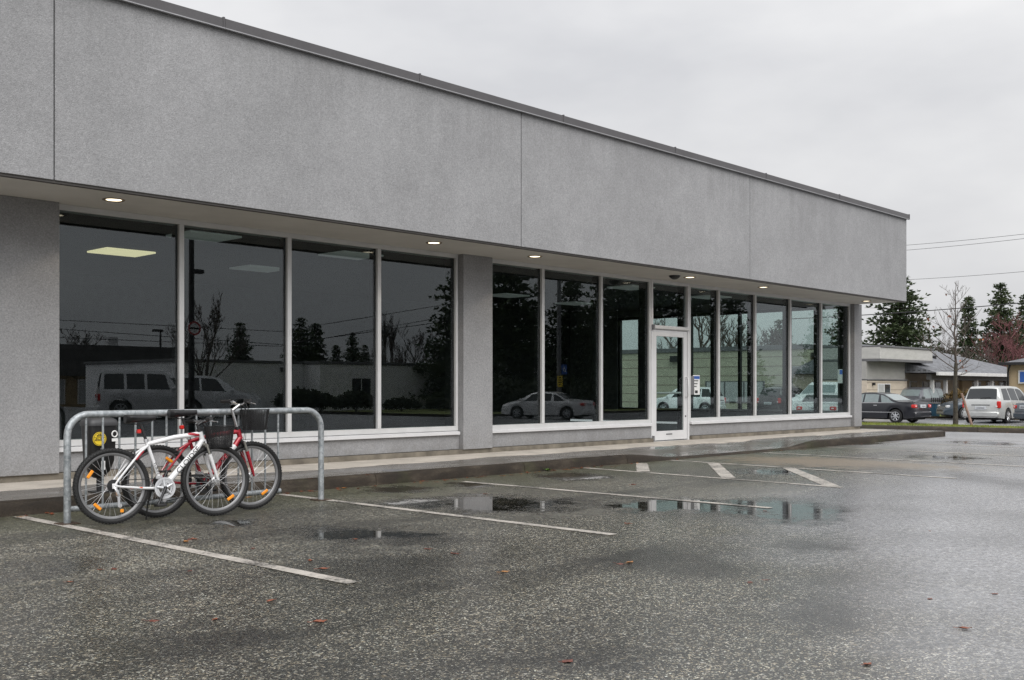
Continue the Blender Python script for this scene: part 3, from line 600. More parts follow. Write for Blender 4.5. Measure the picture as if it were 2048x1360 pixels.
# notice and intercom beside the door, notice on the last pane
nb = sp('intercom', MB().bbox(18.44, 18.60, 12.405, 12.449, 1.06, 1.45, 0.006), 'grey_pl')
nt_ = sp('notice', MB().box(18.61, 18.86, 12.444, 12.4495, 1.06, 1.47), 'white_flat')
sp('notice_header', MB().box(18.62, 18.85, 12.4415, 12.4438, 1.39, 1.45), 'blue_print', nt_)
for k in range(3): sp('notice_text', MB().box(18.64, 18.80 - 0.03 * k, 12.4418, 12.4438, 1.34 - 0.06 * k, 1.365 - 0.06 * k), 'grey_pl', nt_)
sp('notice_mark', MB().box(18.68, 18.78, 12.4418, 12.4438, 1.09, 1.15), 'black_print', nt_)
n2 = sp('notice', MB().box(25.16, 25.42, 12.4615, 12.465, 1.32, 1.68), 'white_flat'); sp('notice_header', MB().box(25.26, 25.41, 12.4592, 12.4614, 1.55, 1.66), 'blue_print', n2)
# lights and sensor in the soffit
for u, v in ((243, 393), (880, 482), (1079, 510), (1380, 553), (1526, 573), (1730, 601)):
    c = gp(u, v, ZS); zz = ZS - 0.012; c.y = 11.68
    o = sp('soffit_light', MB().lathe([(0.088, zz + 0.01), (0.088, zz - 0.006), (0.115, zz - 0.012), (0.125, zz - 0.004), (0.125, zz + 0.004)], 24, c=(c.x, c.y, 0), closed=True), 'trim_warm', smooth=True)
    sp('lens', MB().lathe([(0.001, zz - 0.004), (0.06, zz - 0.007), (0.087, zz - 0.003)], 24, c=(c.x, c.y, 0)), 'downlight', o, True)
    ld = bpy.data.lights.new('soffit_lamp', 'SPOT'); ld.energy = 7.0; ld.color = (1.0, 0.82, 0.6); ld.spot_size = R_(110); ld.shadow_soft_size = 0.08
    lo = bpy.data.objects.new('soffit_lamp', ld); COL.objects.link(lo); lo.location = (c.x, c.y, zz - 0.03)
c = gp(1357, 549, ZS)
sp('sensor', MB().lathe([(0.11, ZS - 0.0135), (0.11, ZS - 0.03), (0.085, ZS - 0.06), (0.04, ZS - 0.085), (0.002, ZS - 0.09)], 18, c=(c.x, 11.72, 0)), 'black', smooth=True)
# glazing in the end wall, seen through the shop
e = MB(); x0, x1 = 25.99, 26.11
for y0, y1 in ((12.765, 19.056), (19.304, 20.136)):
    e.box(x0, x1, y0, y1, 0.521, 0.60); e.box(x0, x1, y0, y1, 3.29, 3.37)
for y in (12.80, 14.3, 15.85, 17.48, 19.02, 19.34, 20.10): e.box(x0 + 0.002, x1 - 0.002, y - 0.034, y + 0.034, 0.60, 3.29)
ef = sp('end_window_frame', e, 'frame_dark'); sp('end_sill', MB().box(25.93, 25.988, 12.765, 19.05, 0.56, 0.60), 'alu', ef)
for y0, y1 in ((12.83, 14.27), (14.33, 15.82), (15.88, 17.45), (17.51, 18.99), (19.37, 20.07)): sp('pane', MB().box(26.045, 26.054, y0 - 0.004, y1 + 0.004, 0.59, 3.30), 'glass', ef)
# ------------------------------------------------------------------ bike rack
RY = 9.26
rack = thing('bike_rack', 'galvanised steel bicycle rack with vertical bars standing on the asphalt', 'bike rack', (5.42, RY, 0))
def rp(name, mb, mat='galv', smooth=True, parent=None): return mb.build(name, M[mat], parent or rack, smooth, world=True)
xl, xr, zt_, rr = 4.052, 6.785, 0.965, 0.031
pth = [(xl, RY, 0.006), (xl, RY, 0.3), (xl, RY, zt_ - 0.19)]
pth += [(xl + 0.19 * (1 - math.cos(a)), RY, zt_ - 0.19 + 0.19 * math.sin(a)) for a in [math.pi / 2 * k / 8 for k in range(1, 9)]]
pth += [(lerp(xl + 0.19, xr - 0.19, k / 6), RY, zt_) for k in range(1, 6)]
pth += [(xr - 0.19 * (1 - math.sin(a)), RY, zt_ - 0.19 + 0.19 * math.cos(a)) for a in [math.pi / 2 * k / 8 for k in range(0, 9)]]
pth += [(xr, RY, 0.3), (xr, RY, 0.006)]
rp('hoop', MB().tube(pth, rr, 16))
rp('bottom_rail', MB().tube([(xl, RY, 0.128), (xl + 1.1, RY, 0.130), (6.268, RY, 0.138)], 0.0255, 14))
for k in range(14):
    x = 4.219 + k * (6.242 - 4.219) / 13
    if k in (4,): x += 0.01
    rp('bar', MB().tube([(x, RY, 0.135), (x + 0.002, RY, zt_ - 0.01)], 0.0105, 8))
for x in (xl, xr): rp('base_plate', MB().bbox(x - 0.085, x + 0.085, RY - 0.085, RY + 0.085, 0.0005, 0.009, 0.003), 'rust', False)

# ------------------------------------------------------------------ litter bin on its post
M['darkgrey_lid'] = simple('dark_grey_lid', (0.05, 0.05, 0.053), 0.45)
BX, BY, BZ = 4.93, 10.52, 0.13
lb_ = thing('litter_bin', 'black litter bin with round yellow sticker on a post behind the bike rack', 'litter bin', (BX, BY, BZ))
m = MB(); n = 20
def ring(w, dd, z, off=0.0):
    pts = []
    for k in range(n):
        a = 2 * math.pi * k / n; ca, sa = math.cos(a), math.sin(a); q = 0.42
        pts.append((w * math.copysign(abs(ca) ** q, ca), off + dd * math.copysign(abs(sa) ** q, sa), z))
    return pts
rows = [ring(0.045, 0.045, 0.15, 0.03), ring(0.10, 0.085, 0.22, 0.01), ring(0.135, 0.115, 0.34), ring(0.148, 0.13, 0.64), ring(0.152, 0.134, 0.69)]
for r_ in rows: m.v.extend(r_)
for j in range(len(rows) - 1):
    for k in range(n): m.f.append((j*n+k, j*n+(k+1)%n, (j+1)*n+(k+1)%n, (j+1)*n+k))
m.f.append(tuple(range(n))); m.f.append(tuple((len(rows)-1)*n+k for k in range(n)))
m.build('body', M['black'], lb_, True)
m = MB(); rows = [ring(0.160, 0.142, 0.685), ring(0.163, 0.145, 0.715), ring(0.150, 0.130, 0.745), ring(0.11, 0.09, 0.765)]
for r_ in rows: m.v.extend(r_)
for j in range(3):
    for k in range(n): m.f.append((j*n+k, j*n+(k+1)%n, (j+1)*n+(k+1)%n, (j+1)*n+k))
m.f.append(tuple(range(n))); m.f.append(tuple(3*n+k for k in range(n)))
m.build('lid', M['darkgrey_lid'], lb_, True)
MB().tube([(0.02, 0.02, 0.0), (0.02, 0.02, 0.3)], 0.036, 10).build('post', M['black'], lb_, True)
MB().bbox(-0.07, 0.11, -0.07, 0.11, 0.001, 0.012, 0.003).build('foot', M['black'], lb_)
st = MB().lathe([(0.0005, -0.1425), (0.070, -0.1425), (0.070, -0.139)], 28, 'y', (-0.06, 0, 0.555)).build('sticker', M['yellow_print'], lb_)
Mt = frame_matrix((-0.06, -0.1435, 0.565), (1, 0, 0), (0, 0, 1))
mk = MB()
for k, h_ in enumerate((0.016, 0.026, 0.030, 0.022)): mk.box(-0.088 + 0.015 * k, -0.078 + 0.015 * k, -0.1442, -0.1426, 0.578, 0.578 + h_)
mk.box(-0.118, -0.004, -0.1442, -0.1426, 0.566, 0.570)
for k in range(7): mk.box(-0.110 + 0.015 * k, -0.101 + 0.015 * k, -0.1442, -0.1426, 0.535, 0.552 + 0.006 * ((k * 5) % 3))
mk.tube([(-0.06 + 0.062 * math.cos(a), -0.1434, 0.555 + 0.062 * math.sin(a)) for a in [2 * math.pi * k / 24 for k in range(24)]], 0.0022, 4, True)
mk.build('sticker_print', M['black_print'], st)
w = MB(); w.tube([(0.100 + 0.028 * math.cos(a), -0.139, 0.60 + 0.03 * math.sin(a)) for a in [2 * math.pi * k / 14 for k in range(14)]], 0.007, 5, True)
w.box(0.07, 0.13, -0.1435, -0.137, 0.525, 0.555); w.build('white_mark', M['white_flat'], lb_)
MB().box(-0.05, -0.022, -0.143, -0.139, 0.37, 0.46).build('white_label', M['grey_pl'], lb_); MB().box(-0.04, 0.0, -0.140, -0.1365, 0.24, 0.33).build('white_label', M['white_flat'], lb_)

# ------------------------------------------------------------------ bicycles (x forward, y left, z up, origin under the rear axle)
M['rubber'] = simple('tyre_rubber', (0.008, 0.008, 0.0085), 0.58, vary=0.3, vscale=30)
M['rim'] = simple('dark_alloy_rim', (0.20, 0.20, 0.205), 0.35, 0.5, vary=0.1)
M['chrome'] = simple('bright_steel', (0.62, 0.62, 0.63), 0.24, 0.9, vary=0.06)
M['spoke'] = simple('spoke_steel', (0.62, 0.62, 0.63), 0.35, 0.6, vary=0.05)
M['whitepaint'] = simple('white_frame_paint', (0.74, 0.74, 0.75), 0.28, 0, vary=0.04, coat=0.6)
M['redpaint'] = simple('red_frame_paint', (0.36, 0.008, 0.022), 0.28, 0.2, vary=0.1, coat=0.7)
M['amber'] = simple('amber_reflector', (0.85, 0.30, 0.015), 0.3, vary=0.08)
M['redlens'] = simple('red_lens', (0.55, 0.02, 0.015), 0.25, vary=0.05)
M['saddle'] = simple('black_saddle_vinyl', (0.012, 0.012, 0.013), 0.35, vary=0.1)
M['greychain'] = simple('grey_chainring', (0.62, 0.63, 0.65), 0.4, 0.5, vary=0.1)
M['darkmetal'] = simple('dark_steel', (0.05, 0.05, 0.052), 0.4, 0.7, vary=0.15)
M['forkleg'] = simple('grey_fork_stanchion', (0.33, 0.32, 0.29), 0.3, 0.8)
M['orange_print'] = simple('orange_print', (0.72, 0.09, 0.02), 0.4)
TR, TW = 0.336, 0.026
def wheel_meshes():
    me = {}
    prof = [(TR - 0.046, -0.011), (TR - 0.038, -0.019), (TR - 0.026, -0.025), (TR - 0.012, -0.022), (TR - 0.004, -0.012), (TR - 0.002, 0), (TR - 0.004, 0.012), (TR - 0.012, 0.022), (TR - 0.026, 0.025), (TR - 0.038, 0.019), (TR - 0.046, 0.011)]
    t = MB().lathe(prof, 64, 'y', closed=True)
    for k in range(70):
        for (yy, off, hw, rr_) in ((-0.016, 0.0, 0.006, TR - 0.009), (0.016, 0.0, 0.006, TR - 0.009), (0.0, 0.5, 0.008, TR - 0.004), (-0.0245, 0.5, 0.003, TR - 0.017), (0.0245, 0.5, 0.003, TR - 0.017)):
            a = 2 * math.pi * (k + off) / 70; da = 0.018; vs = []
            for r2 in (rr_ - 0.004, rr_ + 0.0055):
                for (aa, y2) in ((a - da, yy - hw), (a + da, yy - hw), (a + da, yy + hw), (a - da, yy + hw)): vs.append((r2 * math.cos(aa), y2, r2 * math.sin(aa)))
            t.add(vs, [(4,5,6,7), (0,1,5,4), (1,2,6,5), (2,3,7,6), (3,0,4,7)])
    me['tyre'] = t.mesh('tyre', M['rubber'], True)
    rp_ = [(TR - 0.042, -0.0125), (TR - 0.060, -0.0125), (TR - 0.068, -0.006), (TR - 0.068, 0.006), (TR - 0.060, 0.0125), (TR - 0.042, 0.0125)]
    me['rim'] = MB().lathe(rp_, 64, 'y', closed=True).mesh('rim', M['rim'], True)
    s = MB(); ns = 32
    for k in range(ns):
        side = 1 if k % 2 else -1; a = 2 * math.pi * k / ns; b = a + (1.15 if (k // 2) % 2 else -1.15)
        s.tube([(0.024 * math.cos(b), side * 0.030, 0.024 * math.sin(b)), ((TR - 0.066) * math.cos(a), side * 0.002, (TR - 0.066) * math.sin(a))], 0.0013, 4)
    me['spokes'] = s.mesh('spokes', M['spoke'])
    me['hub'] = MB().lathe([(0.006, -0.055), (0.012, -0.05), (0.012, -0.036), (0.028, -0.034), (0.028, -0.029), (0.015, -0.024), (0.015, 0.024), (0.028, 0.029), (0.028, 0.034), (0.012, 0.036), (0.012, 0.05), (0.006, 0.055)], 16, 'y').mesh('hub', M['chrome'], True)
    r2 = MB().bbox(-0.040, 0.040, -0.008, 0.008, -0.014, 0.014, 0.005)
    me['reflector'] = r2.mesh('reflector', M['amber'])
    return me
WM = wheel_meshes()
def make_wheel(parent, x, refl_ang, phase=0.0, steer=0.0):
    w = link('wheel', WM['tyre'], parent); w.location = (x, 0, TR); w.rotation_euler = (0, phase, steer)
    w.name = 'wheel'
    for k in ('rim', 'spokes', 'hub'): link(k, WM[k], w)
    for a in refl_ang:
        r = link('reflector', WM['reflector'], w); rad = TR * 0.66
        a = a + phase; r.location = (rad * math.cos(a), -0.016, rad * math.sin(a)); r.rotation_euler = (0, -(a + math.pi / 2) + R_(6), 0)
    return w
def bike(name, label, loc, rz, lean, paint, bar_up, dec, rack_side, accent, seat_z=0.925, steer=0.0, crank_a=R_(-118)):
    b = thing(name, label, 'bicycle', loc, rz, 'bicycles at the rack', lean); P = M[paint]; WB = 0.965
    bb = Vector((0.455, 0, 0.29)); st0 = Vector((0.315, 0, 0.725)); hb = Vector((0.852, 0, 0.700)); ht = Vector((0.823, 0, 0.795)); ax = Vector((0, 0, TR)); fa = Vector((WB, 0, TR))
    fr = MB()
    fr.tube([bb, lerp(bb, st0, 0.5), st0], [0.0165, 0.016, 0.017], 12)
    fr.tube([bb + Vector((0.01, 0, 0.01)), lerp(bb, hb, 0.15), lerp(bb, hb, 0.85), hb + Vector((-0.005, 0, 0.015))], [0.026, 0.0285, 0.0275, 0.024], 14)
    tt0 = lerp(bb, st0, 0.93); tt1 = lerp(hb, ht, 0.78)
    fr.tube([tt0, lerp(tt0, tt1, 0.5) + Vector((0, 0, 0.014)), tt1], [0.020, 0.022, 0.023], 12)
    fr.tube([hb, ht], [0.024, 0.024], 14)
    fr.lathe([(0.024, -0.036), (0.024, 0.036)], 14, 'y', bb)
    for s in (-1, 1):
        fr.tube([bb + Vector((-0.03, s * 0.026, 0.0)), (0.26, s * 0.047, 0.30), (0.06, s * 0.066, TR - 0.012), (0.0, s * 0.067, TR)], [0.012, 0.012, 0.010, 0.009], 8)
        fr.tube([tt0 + Vector((0, s * 0.016, -0.012)), (0.24, s * 0.045, 0.62), (0.03, s * 0.065, TR + 0.045), (0.0, s * 0.067, TR)], [0.011, 0.011, 0.009, 0.009], 8)
        fr.bbox(-0.022, 0.022, s * 0.067 - 0.004, s * 0.067 + 0.004, TR - 0.026, TR + 0.02, 0.002)
    frm = fr.build('frame', P, b, True)
    MB().tube([lerp(hb, ht, 0.98), ht + (ht - hb).normalized() * 0.028], 0.0255, 14).build('headset', M['darkmetal'], frm, True)
    # lettering on the down tube and seat tube (right-hand side faces the camera)
    dt = (hb - bb).normalized(); mid = lerp(bb, hb, 0.60); up = Vector((-dt.z, 0, dt.x))
    text_mesh('lettering', dec[0], 0.062, M[dec[2]], frm, frame_matrix(mid + Vector((0, -0.0290, 0)), dt, up), 0.0008, 1.25)
    s_d = (st0 - bb).normalized()
    text_mesh('lettering', dec[1], 0.03, M[dec[2]], frm, frame_matrix(lerp(bb, st0, 0.42) + Vector((0, -0.0172, 0)), -s_d, Vector((s_d.z, 0, -s_d.x))), 0.0008, 1.3)
    MB().bbox(0.14, 0.25, -0.061, -0.0565, 0.301, 0.312, 0.001).build('chainstay_decal', M[accent], frm)
    if paint == 'whitepaint':
        MB().tube([lerp(tt0, tt1, 0.62) + Vector((0, -0.006, 0.016)), lerp(tt0, tt1, 0.8) + Vector((0, -0.008, 0.012)), lerp(tt0, tt1, 0.96) + Vector((0, -0.009, -0.006))], [0.004, 0.0175, 0.016], 10).build('red_decal', M['redpaint'], frm, True)
        MB().tube([(0.27, -0.0545, 0.632), (0.20, -0.060, 0.555)], 0.0065, 6).build('red_decal', M['redpaint'], frm, True)
    if paint == 'redpaint':
        MB().tube([lerp(bb, hb, 0.66), lerp(bb, hb, 0.84)], 0.0292, 14).build('white_decal', M['whitepaint'], frm, True)
    # saddle and seatpost
    top = st0 + s_d * ((seat_z - 0.05 - st0.z) / s_d.z)
    MB().tube([lerp(bb, st0, 0.9), top], 0.0135, 12).build('seatpost', M['darkmetal'], b, True)
    MB().lathe([(0.021, 0), (0.021, 0.026)], 14, c=(st0.x, 0, st0.z - 0.012)).build('seat_clamp', M['chrome'], b, True)
    sd = MB()
    def sad(u, v):
        x = lerp(-0.135, 0.145, u); wdt = lerp(0.085, 0.022, sstep(0.1, 0.75, u)) * (1 - 0.55 * max(0, 0.08 - u) / 0.08) * (1 - 0.6 * max(0, u - 0.93) / 0.07)
        a = math.pi * 2 * v; ca, sa = math.cos(a), math.sin(a)
        z = 0.012 * (1 - u) ** 2 + (0.026 * sa if sa > 0 else 0.055 * sa * (1 - 0.7 * u)) + 0.006 * u
        return (top.x + x, wdt * ca, top.z + 0.045 + z)
    sd.grid(sad, 14, 16); sd.add([sad(0, v / 16) for v in range(16)], [tuple(range(16))]); sd.add([sad(1, v / 16) for v in range(16)], [tuple(range(16))])
    so = sd.build('saddle', M['saddle'], b, True)
    for s in (-1, 1): MB().tube([(top.x - 0.1, s * 0.03, top.z + 0.02), (top.x - 0.04, s * 0.022, top.z - 0.004), (top.x + 0.05, s * 0.022, top.z - 0.004), (top.x + 0.12, s * 0.008, top.z + 0.03)], 0.0035, 6).build('saddle_rail', M['darkmetal'], so, True)
    rlp = lerp(st0, top, 0.55)
    rl = MB().bbox(rlp.x - 0.055, rlp.x - 0.02, -0.022, 0.022, rlp.z - 0.018, rlp.z + 0.018, 0.006).build('rear_reflector', M['redlens'], b)
    MB().box(rlp.x - 0.022, rlp.x + 0.012, -0.006, 0.006, rlp.z - 0.008, rlp.z + 0.008).build('bracket', M['black'], rl)
    # fork, steering assembly
    sax = (ht - hb).normalized()
    fk = MB(); cr = hb - sax * 0.045
    fk.tube([hb, cr], 0.018, 12); fk.tube([cr + Vector((0, -0.062, 0)), cr + Vector((0.006, 0, 0.008)), cr + Vector((0, 0.062, 0))], [0.017, 0.021, 0.017], 10)
    fo = fk.build('fork_crown', M['darkmetal'] if paint == 'redpaint' else M['forkleg'], b, True)
    for s in (-1, 1):
        c0 = cr + Vector((0, s * 0.060, 0)); e = fa + Vector((-0.008, s * 0.055, 0.02)); mm = lerp(c0, e, 0.30)
        MB().tube([c0 + sax * 0.018, mm], 0.0125, 10).build('stanchion', M['forkleg'], fo, True)
        MB().tube([mm + (c0 - e).normalized() * 0.012, mm, lerp(mm, e, 0.9), e, fa + Vector((0, s * 0.055, -0.004))], [0.0195, 0.0185, 0.0145, 0.012, 0.009], 10).build('fork_leg', P, fo, True)
    stz = ht + sax * (0.03 + bar_up)
    stem_end = stz + Vector((0.055 if bar_up < 0.1 else 0.085, 0, 0.02 if bar_up < 0.1 else 0.045))
    stm = MB().tube([ht, stz], 0.0145, 12).tube([stz - sax * 0.012, stem_end], [0.017, 0.015], 10).build('stem', M['chrome'] if bar_up > 0.1 else M['darkmetal'], b, True)
    hbm = MB(); rise = 0.035 if bar_up > 0.1 else 0.015
    bp = [stem_end + Vector((-0.045, -0.29, rise)), stem_end + Vector((-0.02, -0.17, rise)), stem_end + Vector((0, -0.07, 0.004)), stem_end, stem_end + Vector((0, 0.07, 0.004)), stem_end + Vector((-0.02, 0.17, rise)), stem_end + Vector((-0.045, 0.29, rise))]
    hbm.tube(bp, 0.0115, 10); hbo = hbm.build('handlebar', M['chrome'], b, True)
    for s, i0, i1 in ((-1, 0, 1), (1, 6, 5)):
        e = bp[i0]; d2 = (bp[i1] - bp[i0]).normalized()
        MB().tube([e - d2 * 0.004, e + d2 * 0.01, e + d2 * 0.115], [0.0175, 0.0165, 0.0158], 10).build('grip', M['black'], hbo, True)
        MB().tube([e + d2 * 0.115, e + d2 * 0.15], 0.021, 10).build('gear_shifter', M['black'], hbo, True)
        q = e + d2 * 0.16
        MB().tube([q, q + Vector((0.032, 0, -0.012)), q + Vector((0.05, s * 0.04, -0.022)), q + Vector((0.048, s * 0.115, -0.03))], [0.011, 0.010, 0.0055, 0.005], 8).build('brake_lever', M['chrome'], hbo, True)
        MB().tube([q + Vector((0.03, -s * 0.01, 0)), q + Vector((0.10, -s * 0.05, 0.03)), q + Vector((0.10, -s * 0.12, -0.06)), cr + Vector((0.03, -s * 0.02, 0.03))], 0.0028, 5).build('brake_cable', M['black'], hbo, True)
    # wire basket hung from the bar
    bk = MB(); c0 = stem_end + Vector((0.16, 0, -0.05)); L1, W1, L0, W0, Hh = 0.115, 0.150, 0.090, 0.118, 0.20
    def bpt(a, t):
        ca, sa = math.cos(a), math.sin(a); q = 0.55; lx = lerp(L0, L1, t); wy = lerp(W0, W1, t)
        return c0 + Vector((lx * math.copysign(abs(ca) ** q, ca), wy * math.copysign(abs(sa) ** q, sa), -Hh * (1 - t)))
    NA = 84
    for k in range(NA):
        a = 2 * math.pi * k / NA; bk.tube([bpt(a, 0), bpt(a, 1)], 0.0021, 4, caps=False)
    for j in range(25):
        t = j / 24; bk.tube([bpt(2 * math.pi * k / 28, t) for k in range(28)], 0.0042 if j == 24 else 0.0021, 5, True)
    for j in range(-6, 7):
        y = W0 * j / 7.0; bk.tube([c0 + Vector((-L0 * 0.98, y, -Hh)), c0 + Vector((L0 * 0.98, y, -Hh))], 0.0021, 4, caps=False); x = L0 * j / 7.0; bk.tube([c0 + Vector((x, -W0 * 0.98, -Hh)), c0 + Vector((x, W0 * 0.98, -Hh))], 0.0021, 4, caps=False)
    bo = bk.build('basket', M['black'], b)
    MB().tube([stem_end + Vector((0, 0.04, 0)), c0 + Vector((-L1, 0.04, 0.0))], 0.006, 6).tube([stem_end + Vector((0, -0.04, 0)), c0 + Vector((-L1, -0.04, 0))], 0.006, 6).build('hook', M['black'], bo)
    # drivetrain on the right-hand side
    cs = MB(); yr = -0.052
    for (ro, ri, y, nt) in ((0.088, 0.072, yr, 44), (0.068, 0.054, yr + 0.006, 36)):
        prof = []
        vs = []; N = nt * 2
        for k in range(N):
            a = 2 * math.pi * k / N; r2 = ro + (0.0035 if k % 2 else -0.001)
            for (rad, yy) in ((r2, y - 0.0015), (r2, y + 0.0015), (ri, y + 0.0015), (ri, y - 0.0015)): vs.append((bb.x + rad * math.cos(a), yy, bb.z + rad * math.sin(a)))
        fs = []
        for k in range(N):
            k2 = (k + 1) % N
            for i in range(4): fs.append((k*4+i, k2*4+i, k2*4+(i+1)%4, k*4+(i+1)%4))
        cs.add(vs, fs)
    for k in range(5):
        a = crank_a + 2 * math.pi * k / 5; cs.tube([bb + Vector((0.018 * math.cos(a), yr - 0.002, 0.018 * math.sin(a))), bb + Vector((0.078 * math.cos(a), yr - 0.002, 0.078 * math.sin(a)))], [0.014, 0.009], 8)
    co = cs.build('chainring', M['greychain'] if paint == 'whitepaint' else M['darkmetal'], b, True)
    guard = MB().lathe([(0.082, yr - 0.006), (0.097, yr - 0.006), (0.097, yr - 0.004), (0.082, yr - 0.004)], 40, 'y', bb, closed=True).build('chain_guard', M['greychain'] if paint == 'whitepaint' else M['black'], co, True)
    for s in (-1, 1):
        a = crank_a if s < 0 else crank_a + math.pi; y = s * 0.072; e = bb + Vector((0.17 * math.cos(a), y + s * 0.012, 0.17 * math.sin(a)))
        ca_ = MB().tube([bb + Vector((0, y, 0)), lerp(bb + Vector((0, y, 0)), e, 0.5), e], [0.016, 0.0115, 0.013], 10).build('crank_arm', M['darkmetal'], b, True)
        MB().tube([bb + Vector((0, s * 0.03, 0)), bb + Vector((0, y + s * 0.01, 0))], 0.011, 10).build('axle', M['darkmetal'], ca_, True)
        MB().bbox(e.x - 0.045, e.x + 0.045, min(e.y + s * 0.015, e.y + s * 0.10), max(e.y + s * 0.015, e.y + s * 0.10), e.z - 0.011, e.z + 0.011, 0.004).build('pedal', M['black'], b)
    ca2 = MB()
    for k in range(7): ca2.lathe([(0.021, -0.032 - k * 0.0035), (0.056 - k * 0.0052, -0.032 - k * 0.0035), (0.056 - k * 0.0052, -0.034 - k * 0.0035), (0.021, -0.034 - k * 0.0035)], 24, 'y', ax, closed=True)
    ca2.build('cassette', M['darkmetal'], b, True)
    ch = MB(); ch.tube([(0.0, -0.046, TR + 0.047), (bb.x, yr, bb.z + 0.087)], 0.0038, 5); ch.tube([(0.035, -0.050, 0.145), (bb.x - 0.02, yr, bb.z - 0.085)], 0.0038, 5)
    ch.build('chain', M['darkmetal'], b)
    dr = MB(); dr.tube([(0.0, -0.06, TR - 0.01), (0.015, -0.075, TR - 0.05), (0.03, -0.068, TR - 0.09)], [0.012, 0.016, 0.013], 8)
    for zz in (TR - 0.085, TR - 0.175): dr.lathe([(0.004, -0.057), (0.020, -0.057), (0.020, -0.051), (0.004, -0.051)], 14, 'y', (0.032 + (0.012 if zz < 0.2 else 0), 0, zz), closed=True)
    dr.bbox(0.024, 0.048, -0.062, -0.058, TR - 0.19, TR - 0.07, 0.002); dr.build('rear_derailleur', M['chrome'], b, True)
    fd = MB().bbox(bb.x - 0.08, bb.x - 0.02, yr - 0.006, yr + 0.014, bb.z + 0.085, bb.z + 0.115, 0.004); fd.tube([(bb.x - 0.05, -0.02, bb.z + 0.1), (bb.x - 0.05, yr, bb.z + 0.1)], 0.007, 6); fd.build('front_derailleur', M['chrome'], b)
    for (c_, nm) in ((Vector((0.185, 0, TR + 0.245)), 'rear_brake'), (Vector((0.885, 0, TR + 0.262)), 'front_brake')):
        br = MB()
        for s in (-1, 1): br.tube([c_ + Vector((0, s * 0.048, -0.03)), c_ + Vector((0.01, s * 0.042, 0.045)), c_ + Vector((0.01, s * 0.012, 0.055))], [0.009, 0.007, 0.004], 7); br.bbox(c_.x - 0.03, c_.x + 0.03, c_.y + s * 0.028 - 0.007, c_.y + s * 0.028 + 0.007, c_.z - 0.008, c_.z + 0.006, 0.003)
        br.build(nm, M['darkmetal'], b, True)
    if rack_side:
        ks = MB(); ks.tube([(0.36, 0.03, 0.28), (0.34, 0.075, 0.15), (0.335, 0.11, 0.012)], [0.011, 0.008, 0.007], 8); ks.bbox(0.33, 0.39, 0.0, 0.05, 0.262, 0.284, 0.003); ks.build('kickstand', M['black'], b, True)
    # wheels
    make_wheel(b, 0.0, [R_(150), R_(232)] if paint == 'whitepaint' else [R_(60)], 0.1)
    make_wheel(b, WB, [R_(-52)], 0.35, steer)
    if paint == 'whitepaint':
        MB().bbox(0.045, 0.075, -0.064, -0.056, 0.098, 0.128, 0.003).build('pedal_reflector', M['amber'], b)
    return b
ang_w = math.atan2(8.84 - 8.955, 0.965); ang_r = math.atan2(9.05 - 9.12, 0.97)
bike('bicycle', 'white mountain bike with black lettering and front basket, nearest the camera', (4.325, 8.955, 0.0), ang_w, R_(-4.5), 'whitepaint', 0.045, ('CLOIDSE', 'TURIN', 'black_print'), True, 'orange_print', 0.93)
bike('bicycle', 'red mountain bike with raised silver handlebar and basket, behind the white one', (4.835, 9.125, 0.0), ang_r, R_(-1.2), 'redpaint', 0.175, ('ALEX', 'RALI', 'black_print'), False, 'whitepaint', 0.965, crank_a=R_(150))
# ------------------------------------------------------------------ vehicles
M['carglass'] = simple('car_window_glass', (0.022, 0.026, 0.028), 0.06, 0, 0.7, vary=0.05)
M['carglass_pale'] = simple('pale_car_window', (0.20, 0.24, 0.245), 0.08, 0, 0.7, vary=0.1)
M['headlamp'] = simple('headlamp_lens', (0.62, 0.63, 0.64), 0.12, 0.2, 0.6)
M['alloy'] = simple('alloy_wheel', (0.52, 0.53, 0.55), 0.3, 0.6, vary=0.08); M['plate'] = simple('number_plate', (0.55, 0.57, 0.6), 0.4)
M['chassis'] = simple('black_underbody', (0.01, 0.01, 0.01), 0.8)
PAINTS = {k: mat_carpaint(k + '_car_paint', c, mtl) for k, c, mtl in (('navy', (0.003, 0.004, 0.009), 0.0), ('silver', (0.52, 0.53, 0.52), 0.3), ('grey', (0.16, 0.165, 0.185), 0.4),
          ('slate', (0.055, 0.075, 0.095), 0.3), ('white', (0.74, 0.75, 0.76), 0.0), ('palesilver', (0.62, 0.62, 0.63), 0.25), ('blackp', (0.012, 0.013, 0.013), 0.1))}
# profiles: x from the rear bumper (0) to the nose (L); zt the top outline, zb the waist
SEDAN = dict(L=4.75, W=0.90, zt=[(0, .62), (.03, .86), (.10, .98), (.75, 1.02), (1.05, 1.10), (1.62, 1.38), (2.0, 1.44), (2.6, 1.45), (2.95, 1.38), (3.65, 1.02), (3.85, .98), (4.45, .84), (4.66, .72), (4.75, .55)],
             zb=[(0, .86), (.4, .96), (3.6, .93), (4.3, .80), (4.75, .55)], wx=(0.92, 3.75), r=.33, side=[(0.92, 1.62, 1.32, 1.72), (1.80, 2.52, 1.80, 2.50), (2.60, 3.38, 2.58, 2.94)], ws=(3.60, 2.96), rg=(0.90, 1.60), trunk=1)
SUV = dict(L=4.55, W=0.91, zt=[(0, .70), (.03, .95), (.10, 1.10), (.42, 1.62), (.70, 1.70), (1.6, 1.72), (2.55, 1.69), (2.9, 1.58), (3.45, 1.14), (3.6, 1.08), (4.25, .98), (4.48, .86), (4.55, .60)],
             zb=[(0, 1.0), (.5, 1.05), (3.4, 1.02), (4.2, .93), (4.55, .6)], wx=(0.85, 3.62), r=.35, side=[(0.45, 1.08, 0.62, 1.10), (1.18, 2.02, 1.18, 2.02), (2.10, 3.05, 2.10, 2.72)], ws=(3.42, 2.90), rg=(0.105, 0.44), trunk=0)
